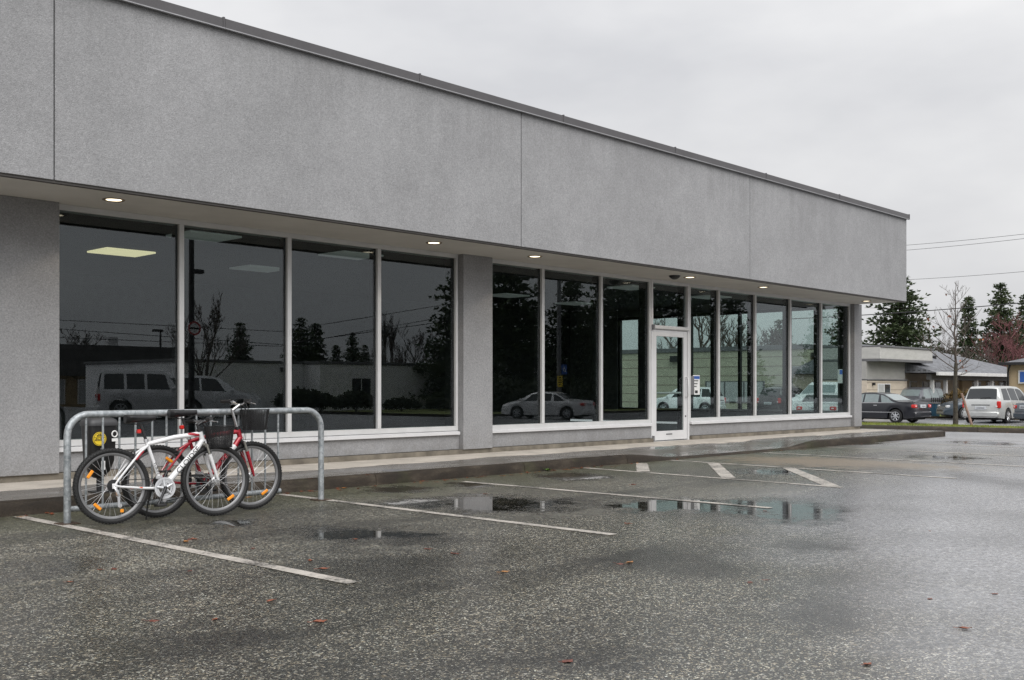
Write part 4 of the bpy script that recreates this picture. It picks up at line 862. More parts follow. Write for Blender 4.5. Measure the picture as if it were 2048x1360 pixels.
VAN = dict(L=4.75, W=0.95, zt=[(0, .62), (.02, .98), (.08, 1.10), (.34, 1.64), (.60, 1.73), (1.8, 1.76), (2.7, 1.72), (3.1, 1.60), (3.85, 1.12), (4.0, 1.06), (4.5, .92), (4.7, .78), (4.75, .55)],
             zb=[(0, 1.02), (.5, 1.05), (3.7, 1.0), (4.4, .88), (4.75, .55)], wx=(0.88, 3.85), r=.34, side=[(0.42, 1.22, 0.58, 1.24), (1.34, 2.22, 1.34, 2.22), (2.32, 3.40, 2.32, 2.95)], ws=(3.80, 3.12), rg=(0.085, 0.345), trunk=0)
JEEP = dict(L=4.3, W=0.88, zt=[(0, .60), (.02, 1.05), (.05, 1.2), (.16, 1.80), (.28, 1.86), (1.5, 1.87), (2.35, 1.85), (2.5, 1.78), (2.85, 1.22), (2.95, 1.14), (4.1, 1.08), (4.25, 1.0), (4.3, .6)],
             zb=[(0, 1.12), (2.9, 1.10), (4.1, 1.04), (4.3, .6)], wx=(0.80, 3.35), r=.37, side=[(0.22, 0.92, 0.24, 0.92), (1.02, 1.66, 1.02, 1.66), (1.76, 2.58, 1.76, 2.42)], ws=(2.84, 2.50), rg=(0.055, 0.16), trunk=0)
PICKUP = dict(L=5.2, W=0.93, zt=[(0, .60), (.02, 1.02), (.06, 1.06), (1.70, 1.06), (1.76, 1.15), (2.02, 1.70), (2.2, 1.78), (3.1, 1.78), (3.35, 1.68), (3.95, 1.20), (4.1, 1.14), (4.9, 1.05), (5.12, .95), (5.2, .6)],
             zb=[(0, 1.03), (1.7, 1.04), (4.0, 1.06), (5.0, .98), (5.2, .6)], wx=(0.95, 4.2), r=.37, side=[(2.08, 2.62, 2.10, 2.62), (2.72, 3.66, 2.72, 3.32)], ws=(3.92, 3.36), rg=(1.78, 2.02), trunk=0)
_wheel_cache = {}
def wheel_parts(r):
    if r in _wheel_cache: return _wheel_cache[r]
    ty = MB().lathe([(r * .66, -.10), (r * .90, -.105), (r * .985, -.085), (r, -.05), (r, .05), (r * .985, .085), (r * .90, .105), (r * .66, .10)], 32, 'y', closed=True).mesh('tyre', M['rubber'], True)
    rm = MB().lathe([(r * .66, -.095), (r * .60, -.10), (r * .57, -.06), (r * .58, .09), (r * .66, .09)], 28, 'y', closed=True)
    for k in range(7):
        a = 2 * math.pi * k / 7; rm.tube([(r * .08 * math.cos(a), -.085, r * .08 * math.sin(a)), (r * .6 * math.cos(a), -.088, r * .6 * math.sin(a))], [r * .11, r * .085], 6)
    rm.lathe([(.001, -.10), (r * .17, -.098), (r * .17, -.06)], 16, 'y'); rim = rm.mesh('rim', M['alloy'], True)
    bk = MB().lathe([(.001, -.03), (r * .60, -.03), (r * .60, .08), (.001, .08)], 20, 'y').mesh('brake_disc', M['chassis'])
    _wheel_cache[r] = (ty, rim, bk); return _wheel_cache[r]
def car(name, label, loc, heading, spec, paint, glass='carglass', cat='car', group='parked cars', extras=()):
    """loc = ground point under the middle of the car; heading = plan direction of the nose."""
    h = Vector(heading[:2]).normalized(); rz = math.atan2(h.y, h.x); L = spec['L']; W = spec['W']
    c = thing(name, label, cat, (loc[0] - h.x * L / 2, loc[1] - h.y * L / 2, loc[2]), rz, group); P = PAINTS[paint]
    ZT = lambda x: interp(spec['zt'], x); ZB = lambda x: min(interp(spec['zb'], x), ZT(x) - .015)
    def HW(x): 
        e = min(1.0, x / .55); f = min(1.0, (L - x) / .85); return W * (0.80 + .20 * math.sin(e * math.pi / 2)) * (0.74 + .26 * math.sin(max(0, f) * math.pi / 2))
    r = spec['r']
    def LOW(x):
        z = .22 + .06 * max(0, 1 - x / .35) + .05 * max(0, 1 - (L - x) / .35)
        for wx in spec['wx']:
            d2 = (r + .055) ** 2 - (x - wx) ** 2
            if d2 > 0: z = max(z, r + math.sqrt(d2))
        return z
    def ring(x):
        zt, zb, w = ZT(x), ZB(x), HW(x); lo = min(LOW(x), zb - .06); g = max(0.0, zt - zb); wr = w - .035 - .36 * g * (1 if g > .12 else g / .12)
        cr = min(.03, g * .5 + .004)
        return [(w - .10, lo - .004), (w - .022, lo + .012), (w, lerp(lo, zb, .30)), (w + .004, lerp(lo, zb, .62)), (w - .008, lerp(lo, zb, .9)), (w - .035, zb), (wr + .012, zb + g * .88 - .002), (wr - .03, zt - cr * .55), (wr * .6, zt - cr * .12), (0.0, zt)]
    xs = sorted(set([round(L * k / 64, 3) for k in range(65)] + [x for x, _ in spec['zt']] + [round(wx + r * t, 3) for wx in spec['wx'] for t in (-1.15, -1.05, -.9, -.7, .7, .9, 1.05, 1.15)]))
    xs = [x for x in xs if 0 <= x <= L]; m = MB(); rings = []
    for x in xs:
        rg = ring(x); rings.append([(x, y, z) for y, z in rg] + [(x, -y, z) for y, z in rg[-2::-1]])
    n = len(rings[0])
    for rg in rings: m.v.extend(rg)
    for i in range(len(rings) - 1):
        for k in range(n - 1): m.f.append((i*n+k, i*n+k+1, (i+1)*n+k+1, (i+1)*n+k))
    m.f.append(tuple(range(n))); m.f.append(tuple((len(rings)-1)*n+k for k in range(n)))
    body = m.build('body', P, c, True)
    MB().box(.25, L - .25, -W + .2, W - .2, .17, .62).build('underbody', M['chassis'], c)
    # glass
    def side_pt(x, v, s):
        rg = ring(x); (y0, z0), (y1, z1) = rg[5], rg[6]; return Vector((x, s * (lerp(y0, y1, v) + .006), lerp(z0, z1, v)))
    for s in (-1, 1):
        for (b0, b1, t0, t1) in spec['side']:
            MB().grid(lambda u, v: side_pt(lerp(lerp(b0, b1, u), lerp(t0, t1, u), v), lerp(.07, .95, v), s), 6, 4).build('side_window', M[glass], c, True)
    def top_pt(x, f, off):
        rg = ring(x); w = rg[7][0] - .02; y = f * w; a = abs(f); z = lerp(rg[9][1], rg[7][1], a ** 2 * .9); return Vector((x, y, z))
    for nm, (xa, xb) in (('windscreen', spec['ws']), ('rear_window', spec['rg'])):
        def gl(u, v):
            x = lerp(xa, xb, lerp(.06, .94, v)); p = top_pt(x, u * 2 - 1, 0); e = .004; zt2, zt1 = ZT(x + .02), ZT(x - .02); nx = -(zt2 - zt1) / .04; nn = Vector((nx, 0, 1)).normalized(); return p + nn * .009
        MB().grid(gl, 8, 6).build(nm, M[glass], c, True)
    # lamps, bumpers, plates, trim
    zr = ZB(.1)
    for s in (-1, 1):
        y0 = HW(.12); 
        if spec is PICKUP or spec is JEEP: tl = MB().bbox(-.012, .10, s * (y0 - .07) - .06, s * (y0 - .07) + .06, .72, .98, .015)
        elif spec['trunk']: tl = MB().bbox(-.008, .30, s * (y0 - .10) - .13, s * (y0 - .10) + .118, .72, .88, .03)
        else: tl = MB().bbox(-.012, .18, s * (y0 - .04) - .09, s * (y0 - .04) + .062, .72, 1.04, .03)
        t = tl.build('tail_light', M['redlens'], c); 
        MB().bbox(-.016, .07, s * (y0 - .10) - .05, s * (y0 - .10) + .05, .78, .83, .01).build('reversing_lens', M['white_flat'], t)
        yf = HW(L - .2); MB().bbox(L - .42, L - .07, s * (yf - .13) - .13, s * (yf - .13) + .125, .60, .75, .035).build('headlight', M['headlamp'], c)
        xm = spec['ws'][0] - .12; zm = ZB(xm); MB().bbox(xm - .09, xm + .06, s * (W + .08) - .09, s * (W + .08) + .09, zm + .0, zm + .15, .035).build('wing_mirror', P, c)
        for (b0, b1, t0, t1) in spec['side'][-2:]:
            xh = b0 + .10; yy = HW(xh); MB().bbox(xh - .08, xh + .10, s * (yy + .012) - .014, s * (yy + .012) + .014, ZB(xh) - .13, ZB(xh) - .10, .005).build('door_handle', M['chrome'] if paint == 'navy' else P, c)
        if 'chrome' in extras:
            MB().grid(lambda u, v: Vector((lerp(.95, 3.6, u), s * (HW(lerp(.95, 3.6, u)) + .010), lerp(.50, .525, v))), 12, 1).build('side_trim', M['chrome'], c)
            MB().grid(lambda u, v: side_pt(lerp(.85, 3.5, u), lerp(-.01, .035, v), s) + Vector((0, s * .004, 0)), 14, 1).build('window_trim', M['chrome'], c, True)
    MB().bbox(-.05, .35, -W + .13, W - .13, .30, .56, .05).build('rear_bumper', P if paint not in ('blackp',) else M['black'], c, True)
    MB().bbox(L - .42, L + .03, -W * .70, W * .70, .26, .52, .05).build('front_bumper', P, c, True)
    MB().bbox(L - .10, L + .036, -.45, .45, .42, .50, .01).build('grille', M['black'], c)
    zp = .80 if spec['trunk'] else .72
    pl = MB().bbox(-.03, .04, -.26, .26, zp - .075, zp + .075, .01).build('number_plate', M['plate'], c)
    MB().box(-.034, -.0302, -.17, .17, zp - .018, zp + .018).build('plate_characters', M['grey_pl'], pl)
    if not spec['trunk']:
        MB().bbox(-.02, .06, -.42, .42, zp + .13, zp + .165, .01).build('tailgate_strip', M['black'] if paint != 'silver' else M['grey_pl'], c)
        wx_ = spec['rg'][0]; zz = ZT(wx_ + .03); MB().tube([(wx_ - .01, 0.05, zz + .0), (wx_ - .012, -.42, zz + .05)], .014, 6).build('rear_wiper', M['black'], c)
    if 'rails' in extras:
        for s in (-1, 1): MB().tube([(.7, s * .58, ZT(.8) + .0), (.8, s * .58, ZT(.8) + .06), (2.4, s * .58, ZT(2.4) + .06), (2.5, s * .58, ZT(2.4) + .0)], .02, 6).build('roof_rail', M['black'], c)
    ty, rim, bk = wheel_parts(r)
    for wx in spec['wx']:
        for s in (-1, 1):
            w = link('wheel', ty, c); w.location = (wx, s * (W - .115), r); w.rotation_euler = (0, .3 * wx, 0 if s < 0 else math.pi)
            link('rim', rim, w); link('brake_disc', bk, w)
    return c

def vdir(u): r = ray(u); return Vector((r.x, r.y)).normalized()
def turn(v, deg): a = R_(deg); return Vector((v.x * math.cos(a) - v.y * math.sin(a), v.x * math.sin(a) + v.y * math.cos(a)))
def put(u, d): p = at(u, d); p.z = gz(p.x); return p
def putr(u, d): p = refl(u, d); p.z = gz(p.x); return p
# beyond the kerbed island (seen directly)
car('sedan', 'dark navy sedan with chrome trim parked beside the corner pillar', put(1752, 51.0), turn(vdir(1790), 62), SEDAN, 'navy', 'carglass_pale', extras=('chrome',))
car('minivan', 'silver minivan seen from behind beside the young bare tree', put(2000, 50.8), turn(vdir(1967), -21), VAN, 'silver', 'carglass', 'minivan')
car('suv', 'grey hatchback facing the road behind the navy sedan', put(1832, 62.0), turn(vdir(1835), 152), SUV, 'grey', 'carglass_pale')
car('sedan', 'slate blue sedan whose nose shows behind the young tree trunk', put(1974, 55.5), turn(vdir(1925), 108), SEDAN, 'slate')
car('sedan', 'slate grey car at the right edge of the picture beside the silver minivan', put(2148, 47.0), turn(vdir(2080), -58), SEDAN, 'slate')
# seen mirrored in the glass: headings are mirrored too
def mir(v): return Vector((v.x, -v.y))
car('off_roader', 'boxy pale off-roader mirrored in the leftmost window above the bikes', putr(312, 41.0), mir(turn(vdir(318), -84)), JEEP, 'palesilver', 'carglass', 'off-roader')
car('hatchback', 'white car mirrored in the second window above the rack', putr(405, 43.0), mir(turn(vdir(405), -80)), SUV, 'white')
car('sedan', 'light silver sedan mirrored in the panes beside the middle pillar', putr(1095, 55.5), mir(turn(vdir(1095), 66)), SEDAN, 'palesilver')
car('suv', 'white suv seen through the glass door and the pane next to it', put(1375, 68.0), turn(vdir(1375), 72), SUV, 'white')
car('suv', 'black suv with roof rails seen through the middle panes right of the door', put(1576, 66.0), turn(vdir(1568), -32), SUV, 'blackp', extras=('rails',))
car('pickup', 'white pickup seen through the panes next to the corner pillar', put(1662, 53.0), turn(vdir(1650), 158), PICKUP, 'white', 'carglass_pale', 'pickup').scale = (1.1, 1.1, 1.1)
car('sedan', 'pale car with red tail lamp seen through the last pane', put(1652, 46.0), turn(vdir(1652), -10), SEDAN, 'palesilver')
# ------------------------------------------------------------------ trees and shrubs
def conifer_mesh(seed, H, Rm, dens=1.0, shape=0.8, lean=0.0):
    rnd = random.Random(seed); cr = MB(); tr = MB()
    tr.tube([(0, 0, -0.3), (0, 0, H * .5), (0, 0, H * .97)], [H * .022, H * .013, H * .003], 8)
    nl = int(40 * dens); size = H * .024
    for i in range(nl):
        t = (i + rnd.random()) / nl; z = H * (.06 + .93 * t); rad = Rm * ((1 - t) ** shape) * (.72 + .5 * rnd.random()) + H * .012
        nb = max(5, int(17 * (1 - t) + 7)); ph = rnd.random() * 6.28
        for k in range(nb):
            a = ph + 6.283 * k / nb + rnd.uniform(-.25, .25); L = rad * rnd.uniform(.55, 1.12); droop = rnd.uniform(-.05, .28)
            d = Vector((math.cos(a), math.sin(a), 0)); tip = Vector((0, 0, z)) + d * L + Vector((0, 0, L * (.12 - droop * .6)))
            if i % 2 == 0 and L > H * .05: tr.tube([(0, 0, z - .05), tuple(tip)], [H * .003, H * .0008], 4, caps=False)
            ns = max(3, int(L / (size * .85)))
            for q in range(ns):
                f = (q + .5 + rnd.uniform(-.3, .3)) / ns
                if f < .22 and rnd.random() < .6: continue
                c = Vector((0, 0, z)).lerp(tip, f) + Vector((rnd.gauss(0, 1), rnd.gauss(0, 1), rnd.gauss(0, .7))) * size * .55
                for _ in range(4):
                    u = (d * rnd.uniform(.3, 1.0) + Vector((rnd.uniform(-.8, .8), rnd.uniform(-.8, .8), rnd.uniform(-.3, .75)))).normalized(); w = u.cross(Vector((rnd.uniform(-1, 1), rnd.uniform(-1, 1), rnd.uniform(-1, 1)))).normalized()
                    l = size * rnd.uniform(.8, 1.5); b = size * rnd.uniform(.2, .36)
                    cr.add([c - w * b * .4, c + u * l * .45 - w * b, c + u * l, c + u * l * .5 + w * b], [(0, 1, 2, 3)])
    return tr.mesh('trunk', M['bark'], True, fix=False), cr.mesh('crown', M['needle'], fix=False)
CONIFERS = [conifer_mesh(11, 12, 3.3, 1.0, .72), conifer_mesh(12, 12, 2.6, 1.0, .8), conifer_mesh(13, 12, 3.9, .9, .6)]
def conifer(k, loc, h, w, label, group, rz=0.0):
    t = thing('conifer', label, 'tree', loc, rz, group); tr, cr = CONIFERS[k]
    t.scale = (h / 12 * w, h / 12 * w, h / 12); link('trunk', tr, t); link('crown', cr, t); return t
def bare_meshes(seed, H, spread, mat, depth=5, nb=4, r0=None, upright=.5, trunk_f=.28, thick=1.0):
    rnd = random.Random(seed); tk = MB(); cr = MB(); r0 = r0 or H * .014
    tk.tube([(0, 0, -.2), (H * .003, 0, H * .12), (-H * .004, H * .003, H * trunk_f)], [r0 * 1.25, r0 * 1.05, r0 * .9], 10)
    def grow(p, d, L, r, lev):
        pts = [p]; q = Vector(p); dd = Vector(d); n = 4
        for i in range(n):
            dd = (dd + Vector((rnd.gauss(0, .10), rnd.gauss(0, .10), rnd.gauss(0.02, .06) + .03))).normalized(); q = q + dd * (L / n); pts.append(q.copy())
        cr.tube([tuple(x) for x in pts], [lerp(r, r * .45, i / n) for i in range(n + 1)], 5 if lev < 2 else 3, caps=False)
        if lev >= depth: return
        for k in range(nb + (1 if lev < 1 else 0)):
            f = rnd.uniform(.25, 1.0) if k else 1.0; i = min(n - 1, int(f * n)); b = pts[i].lerp(pts[i + 1], f * n - i) if i < n else pts[-1]
            ax = Vector((rnd.gauss(0, 1), rnd.gauss(0, 1), rnd.gauss(0, .5))).normalized(); nd = (dd + ax * spread * rnd.uniform(.6, 1.2) + Vector((0, 0, upright * .35))).normalized()
            grow(b, nd, L * rnd.uniform(.52, .74), max(r * .52, H * .0007 * thick), lev + 1)
    top = Vector((-H * .004, H * .003, H * trunk_f))
    grow(top - Vector((0, 0, .1)), Vector((0, 0, 1)), H * .32, r0 * .85, 0)
    for k in range(5):
        a = 6.28 * k / 5 + rnd.uniform(-.4, .4); grow(top - Vector((0, 0, H * rnd.uniform(-.02, .08))), Vector((math.cos(a) * .8, math.sin(a) * .8, rnd.uniform(.6, 1.1))).normalized(), H * rnd.uniform(.2, .30), r0 * .55, 1)
    return tk.mesh('trunk', M['bark'], True, fix=False), cr.mesh('branches', mat, fix=False)
def bare(me, loc, s, label, group, rz=0.0, w=1.0):
    t = thing('bare_tree', label, 'tree', loc, rz, group); t.scale = (s * w, s * w, s); link('trunk', me[0], t); link('branches', me[1], t); return t
def bush_mesh(seed, rx, ry, rz, n, mat, size):
    rnd = random.Random(seed); m = MB()
    for _ in range(n):
        a = rnd.uniform(0, 6.283); u = rnd.uniform(-.35, 1); rr2 = rnd.uniform(.55, 1.0) ** .5 * (1 + .18 * math.sin(3 * a + seed)); s = math.sqrt(max(0, 1 - u * u))
        c = Vector((rx * s * math.cos(a) * rr2, ry * s * math.sin(a) * rr2, rz * (.45 + .55 * u * rr2)))
        d = Vector((rnd.gauss(0, 1), rnd.gauss(0, 1), rnd.gauss(.3, 1))).normalized(); w = d.cross(Vector((rnd.gauss(0, 1), rnd.gauss(0, 1), 1))).normalized(); l = size * rnd.uniform(.7, 1.4)
        m.add([c - w * l * .1, c + d * l * .5 - w * l * .35, c + d * l, c + d * l * .5 + w * l * .35], [(0, 1, 2, 3)])
    return m.mesh('foliage', mat, fix=False)
def bush(me, loc, label, cat='bush', group=None, rz=0.0, s=(1, 1, 1)):
    t = thing('bush', label, cat, loc, rz, group); t.scale = s; link('foliage', me, t)
    link('stems', STEMS, t); return t
_st = MB()
for k in range(7):
    a = k * .9; _st.tube([(0, 0, -.05), (.12 * math.cos(a), .12 * math.sin(a), .25), (.3 * math.cos(a), .3 * math.sin(a), .6)], [.02, .014, .006], 5, caps=False)
STEMS = _st.mesh('stems', M['bark'], fix=False)

# ------------------------------------------------------------------ kerbed grass island with the young tree
IA, IT, IN = Vector((29.45, 13.75, 0)), Vector((.685, -.728, 0)).normalized(), Vector((.728, .685, 0)).normalized()
def isl(s, t, z): 
    p = IA + IT * s + IN * t; return Vector((p.x, p.y, gz(p.x) + z))
isk = thing('island_kerb', None, None, (30, 13, 0)); tag(isk, 'concrete kerb round the grass island beyond the building', kind='structure')
sk = [-3.6 + 2.3 * k for k in range(13)]
for a, b in zip(sk, sk[1:]):
    m = MB(); m.grid(lambda u, v: isl(lerp(a + .006, b - .006, u), [-.01, 0.0, .02, .05, .16, .16][round(v * 5)], [-.2, .10, .138, .15, .15, -.2][round(v * 5)] + .004 * mnoise.noise(Vector((lerp(a, b, u) * 2, v * 3, 0)))), 8, 5)
    m.build('kerb_stone', M['kerb'], isk, True, world=True)
m = MB(); m.grid(lambda u, v: isl(lerp(-3.6, 26.3, u), lerp(2.76, 2.9, v if v < 1 else v), .15 if v < .9 else .14), 30, 1); m.grid(lambda u, v: isl(lerp(-3.6, 26.3, u), 2.9, lerp(-.3, .14, v)), 30, 1)
m.build('kerb_stone', M['kerb'], isk, True, world=True)
TREE = at(1911, 34.6); TREE.z = gz(TREE.x)
def island_z(s, t):
    p = isl(s, t, 0); d = (Vector((p.x, p.y)) - Vector((TREE.x, TREE.y))).length; return .13 + .05 * math.sin(math.pi * max(0, min(1, t / 2.8))) + .10 * math.exp(-(d / 1.1) ** 2)
turf = MB().grid(lambda u, v: isl(lerp(-3.6, 26.3, u), lerp(.155, 2.77, v), island_z(lerp(-3.6, 26.3, u), lerp(.155, 2.77, v))), 90, 10).build('lawn', M['turf'], smooth=True)
tag(turf, 'turf of the kerbed grass island', kind='structure')
g = MB(); rnd = random.Random(3)
for _ in range(26000):
    s = rnd.uniform(-3.5, 16); t = rnd.uniform(.14, 2.77); p = isl(s, t, island_z(s, t) - .01); a = rnd.uniform(0, 6.28); h = rnd.uniform(.03, .085); w = .006
    d = Vector((math.cos(a), math.sin(a), 0)); e = Vector((rnd.gauss(0, .02), rnd.gauss(0, .02), h)); g.add([p - d * w, p + d * w, p + e], [(0, 1, 2)])
tag(g.build('grass', M['grassblade'], fix=False), 'short grass on the kerbed island', 'grass', kind='stuff')
def young_tree():
    global TWIGENDS; TWIGENDS = []; r = random.Random(21); tk = MB(); cr = MB(); H = 4.75
    tk.tube([(0, 0, -.3), (.01, 0, .5), (-.01, .01, 1.3), (.02, -.01, 2.05)], [.095, .074, .066, .055], 10)
    ldr = [Vector((.02, -.01, 2.0))]
    for k in range(8): ldr.append(ldr[-1] + Vector((r.gauss(0, .028), r.gauss(0, .028), (H - 2.0) / 8)))
    cr.tube([tuple(q) for q in ldr], [lerp(.040, .005, k / 8) for k in range(9)], 6, caps=False)
    def twig(p, d, L, rad, lev):
        pts = [p]; q = p.copy(); dd = d.copy(); n = 5
        for i in range(n):
            dd = (dd + Vector((r.gauss(0, .09), r.gauss(0, .09), .07))).normalized(); q = q + dd * (L / n); pts.append(q.copy())
        cr.tube([tuple(x) for x in pts], [.75 * lerp(rad, max(.003, rad * .35), i / n) for i in range(n + 1)], 5 if lev < 1 else 4, caps=False)
        if lev >= 1: TWIGENDS.append(pts[-2].copy())
        if lev >= 2: return
        for k in range(5 if lev == 0 else 3):
            f = r.uniform(.2, .95); i = int(f * n); b = pts[i]; ax = Vector((r.gauss(0, 1), r.gauss(0, 1), r.gauss(0.2, .5))).normalized()
            twig(b, (dd + ax * .75).normalized(), L * r.uniform(.25, .5), max(.0045, rad * .5), lev + 1)
    for k in range(22):
        f = (k / 22) ** 1.1; z = lerp(1.75, 4.5, f); a = k * 2.4 + r.uniform(-.4, .4); i = min(7, max(0, int((z - 2.0) / ((H - 2.0) / 8)))); p = ldr[i].copy() if z > 2.0 else Vector((.0, 0, z)); p.z = z
        L = lerp(1.75, .45, f) * r.uniform(.7, 1.1); up = lerp(.55, 1.1, f)
        twig(p, Vector((math.cos(a), math.sin(a), up)).normalized(), L, lerp(.026, .009, f), 0)
    for k in range(7):
        a = k * .95; twig(Vector((0, 0, r.uniform(1.55, 1.95))), Vector((math.cos(a), math.sin(a), r.uniform(-.15, .3))).normalized(), r.uniform(.5, .9), .010, 1)
    return tk.mesh('trunk', M['bark'], True, fix=False), cr.mesh('branches', M['twig'], fix=False)
yt = young_tree()
p = TREE.copy(); p.z += .2
tr = thing('young_tree', 'young bare tree with thin upright branches on the grass island', 'tree', p); link('trunk', yt[0], tr); link('branches', yt[1], tr)
rt = random.Random(8); dl = MB()
for k in range(12):
    a = rt.uniform(0, 6.28); c = rt.choice(TWIGENDS); d = Vector((rt.gauss(0, 1), rt.gauss(0, 1), -1)).normalized(); w = d.cross(Vector((1, .2, .3))).normalized(); dl.add([c, c + d * .05 - w * .03, c + d * .11, c + d * .05 + w * .03], [(0, 1, 2, 3)])
M['deadleaf'] = simple('dead_leaf', (0.30, 0.085, 0.03), 0.55, vary=0.4, vscale=8, obj=False)
dl.build('dead_leaves', M['deadleaf'], tr, fix=False)['kind'] = 'stuff'
sp0 = TREE + RV * .22; sp0.z += .2
tag(MB().tube([tuple(sp0 + RV * .35 + Vector((0, 0, -.1))), tuple(sp0 - RV * .02 + Vector((0, 0, 1.05)))], [.045, .04], 8).build('tree_stake', simple('weathered_stake_wood', (0.30, 0.20, 0.16), .8, vary=.25, vscale=8, obj=False), smooth=True), 'short leaning wooden stake beside the young tree', 'stake')

# ------------------------------------------------------------------ trees beyond (seen directly)
def far(u, d, dz=0.0): p = at(u, d); p.z = gz(p.x) + dz; return p
def con_px(k, u, v_top, d, w, label, group, rz=0.0):
    p = far(u, d); conifer(k, p, CAM_H + (HZ - v_top) / F_PX * d - p.z, w, label, group, rz)
GB = 'conifers behind the far houses'
con_px(2, 1800, 548, 88, 1.18, 'tall dark conifer rising behind the overhang corner of the shop', GB)
con_px(1, 1937, 592, 98, .95, 'slim pointed conifer behind the young bare tree', GB, 1.0)
con_px(0, 2002, 566, 104, 1.0, 'tall conifer standing behind the reddish tree', GB, 2.0)
con_px(1, 2052, 588, 112, 1.1, 'conifer cut off by the right edge of the picture', GB, 3.1)
con_px(0, 1690, 600, 120, 1.1, 'conifer seen through the shop windows past the corner pillar', GB, .5)
con_px(2, 1560, 640, 130, 1.0, 'dark conifer seen through the end windows of the shop', GB, .9)
rtm = bare_meshes(31, 9, .75, M['redtwig'], 6, 3, .16, .45, .18, 2.2)
bare(rtm, far(2030, 92), 1.02, 'reddish bare tree with dense twigs at the right edge', 'bare trees beyond', 0.0, 1.15)
btm = bare_meshes(32, 8, .7, M['twig'], 5, 4, .13, .5, .2, 2.0)
bare(btm, far(1905, 86), .80, 'grey-brown twiggy tree behind the shingled roof', 'bare trees beyond', 1.0, 1.2)
bare(btm, far(1985, 76), .55, 'low twiggy tree between the shingled roofs', 'bare trees beyond', 2.0, 1.25)
# overhead wires
def wire(u0, v0, d0, u1, v1, d1, label, r=.022):
    a = ray(u0, v0) * d0 + Vector((0, 0, CAM_H)); b = ray(u1, v1) * d1 + Vector((0, 0, CAM_H)); a2 = a - (b - a) * .55; b2 = b + (b - a) * .5; L = (b2 - a2).length
    tag(MB().tube([tuple(a2.lerp(b2, k / 12) - Vector((0, 0, L * .008 * (1 - (k / 6 - 1) ** 2)))) for k in range(13)], r, 5).build('overhead_wire', M['cable']), label, 'wire', 'overhead wires')
wire(1815, 487, 78, 2046, 465, 70, 'highest thin overhead wire right of the shop roof', .014)
wire(1815, 497, 78, 2046, 474, 70, 'second thin overhead wire just below the highest one', .014)
wire(1820, 556, 80, 2046, 540, 72, 'thin overhead wire crossing the top of the young tree', .014)
wire(1735, 626, 80, 2046, 602, 74, 'thick black overhead wire crossing behind the young tree', .034)

# ------------------------------------------------------------------ houses beyond the lot (seen directly)
def boxpart(parent, name, x0, x1, y0, y1, z0, z1, mat, b=.01): return MB().bbox(x0, x1, y0, y1, z0, z1, b).build(name, M[mat], parent, world=True)
HY = 26.0; g0 = -0.46
fl = thing('clinic_building', 'beige flat-roofed building with pale parapet behind the navy sedan', 'building', (55, HY, g0))
boxpart(fl, 'wall', 56.0, 61.3, HY, HY + 3, g0 - .2, 1.62, 'siding'); boxpart(fl, 'upper_wall', 56.0, 61.2, HY + .06, HY + 2.9, 1.66, 2.72, 'boardgrey'); boxpart(fl, 'band', 56.0, 61.35, HY - .05, HY + 3.05, 1.62, 1.70, 'trimgrey')
boxpart(fl, 'parapet', 56.0, 63.2, HY - .75, HY + 3.2, 2.82, 3.46, 'pale_band'); boxpart(fl, 'parapet_soffit', 56.0, 63.2, HY - .78, HY + 3.2, 2.68, 2.82, 'trimgrey'); boxpart(fl, 'coping', 56.0, 63.26, HY - .82, HY + 3.25, 3.46, 3.56, 'trimgrey')
for k in range(5): boxpart(fl, 'siding_joint', 56.0, 61.32, HY - .012, HY + .02, g0 + .35 + k * .40, g0 + .375 + k * .40, 'siding_line', .002)
wn_ = boxpart(fl, 'window', 57.3, 58.95, HY - .04, HY + .1, .35, 1.45, 'trimwhite'); boxpart(fl, 'pane', 57.38, 58.05, HY - .055, HY - .041, .40, 1.40, 'blind'); boxpart(fl, 'pane', 58.17, 58.86, HY - .055, HY - .041, .40, 1.40, 'farglass')
boxpart(fl, 'wall_lamp', 56.6, 56.75, HY - .15, HY, 1.35, 1.5, 'black')
# shingled house with a porch
po = thing('porch_house', 'low house with grey shingled hip roof and porch posts behind the fence', 'house', (69, HY, g0))
X0, X1, YE, YR = 61.4, 80.5, 24.2, 29.8; ZE, ZR = 2.10, 3.95
m = MB(); ev = [(X0 - .3, YE, ZE), (X1, YE, ZE), (X1, 34.0, ZE), (X0 - .3, 34.0, ZE)]; rd = [(X0 + .0, YR, ZR), (X1 - 7.5, YR, ZR)]
m.add(ev + rd, [(0, 1, 5, 4), (1, 2, 5), (2, 3, 4, 5), (3, 0, 4), (0, 3, 2, 1)]); rfo = m.build('roof', M['shingle'], po, world=True)
boxpart(po, 'gutter', X0 - .3, X1 + .05, YE - .14, YE - .005, ZE - .17, ZE + .03, 'trimwhite'); boxpart(po, 'porch_beam', X0, X1 - .3, YE + .4, YE + .7, ZE - .42, ZE - .09, 'trimgrey')
boxpart(po, 'wall', X0, X1 - 1.2, HY + .3, 33.5, g0 - .2, ZE - .02, 'siding')
boxpart(po, 'wall', 70.2, 78.6, HY + .08, HY + .29, g0, ZE - .42, 'tanwall')
for x in (61.9, 63.9, 68.9, 71.6, 74.2, 76.6, 79.6): boxpart(po, 'porch_post', x - .1, x + .1, YE + .45, YE + .65, g0, ZE - .1, 'trimwhite' if x not in (74.2, 79.6) else 'trimgrey')
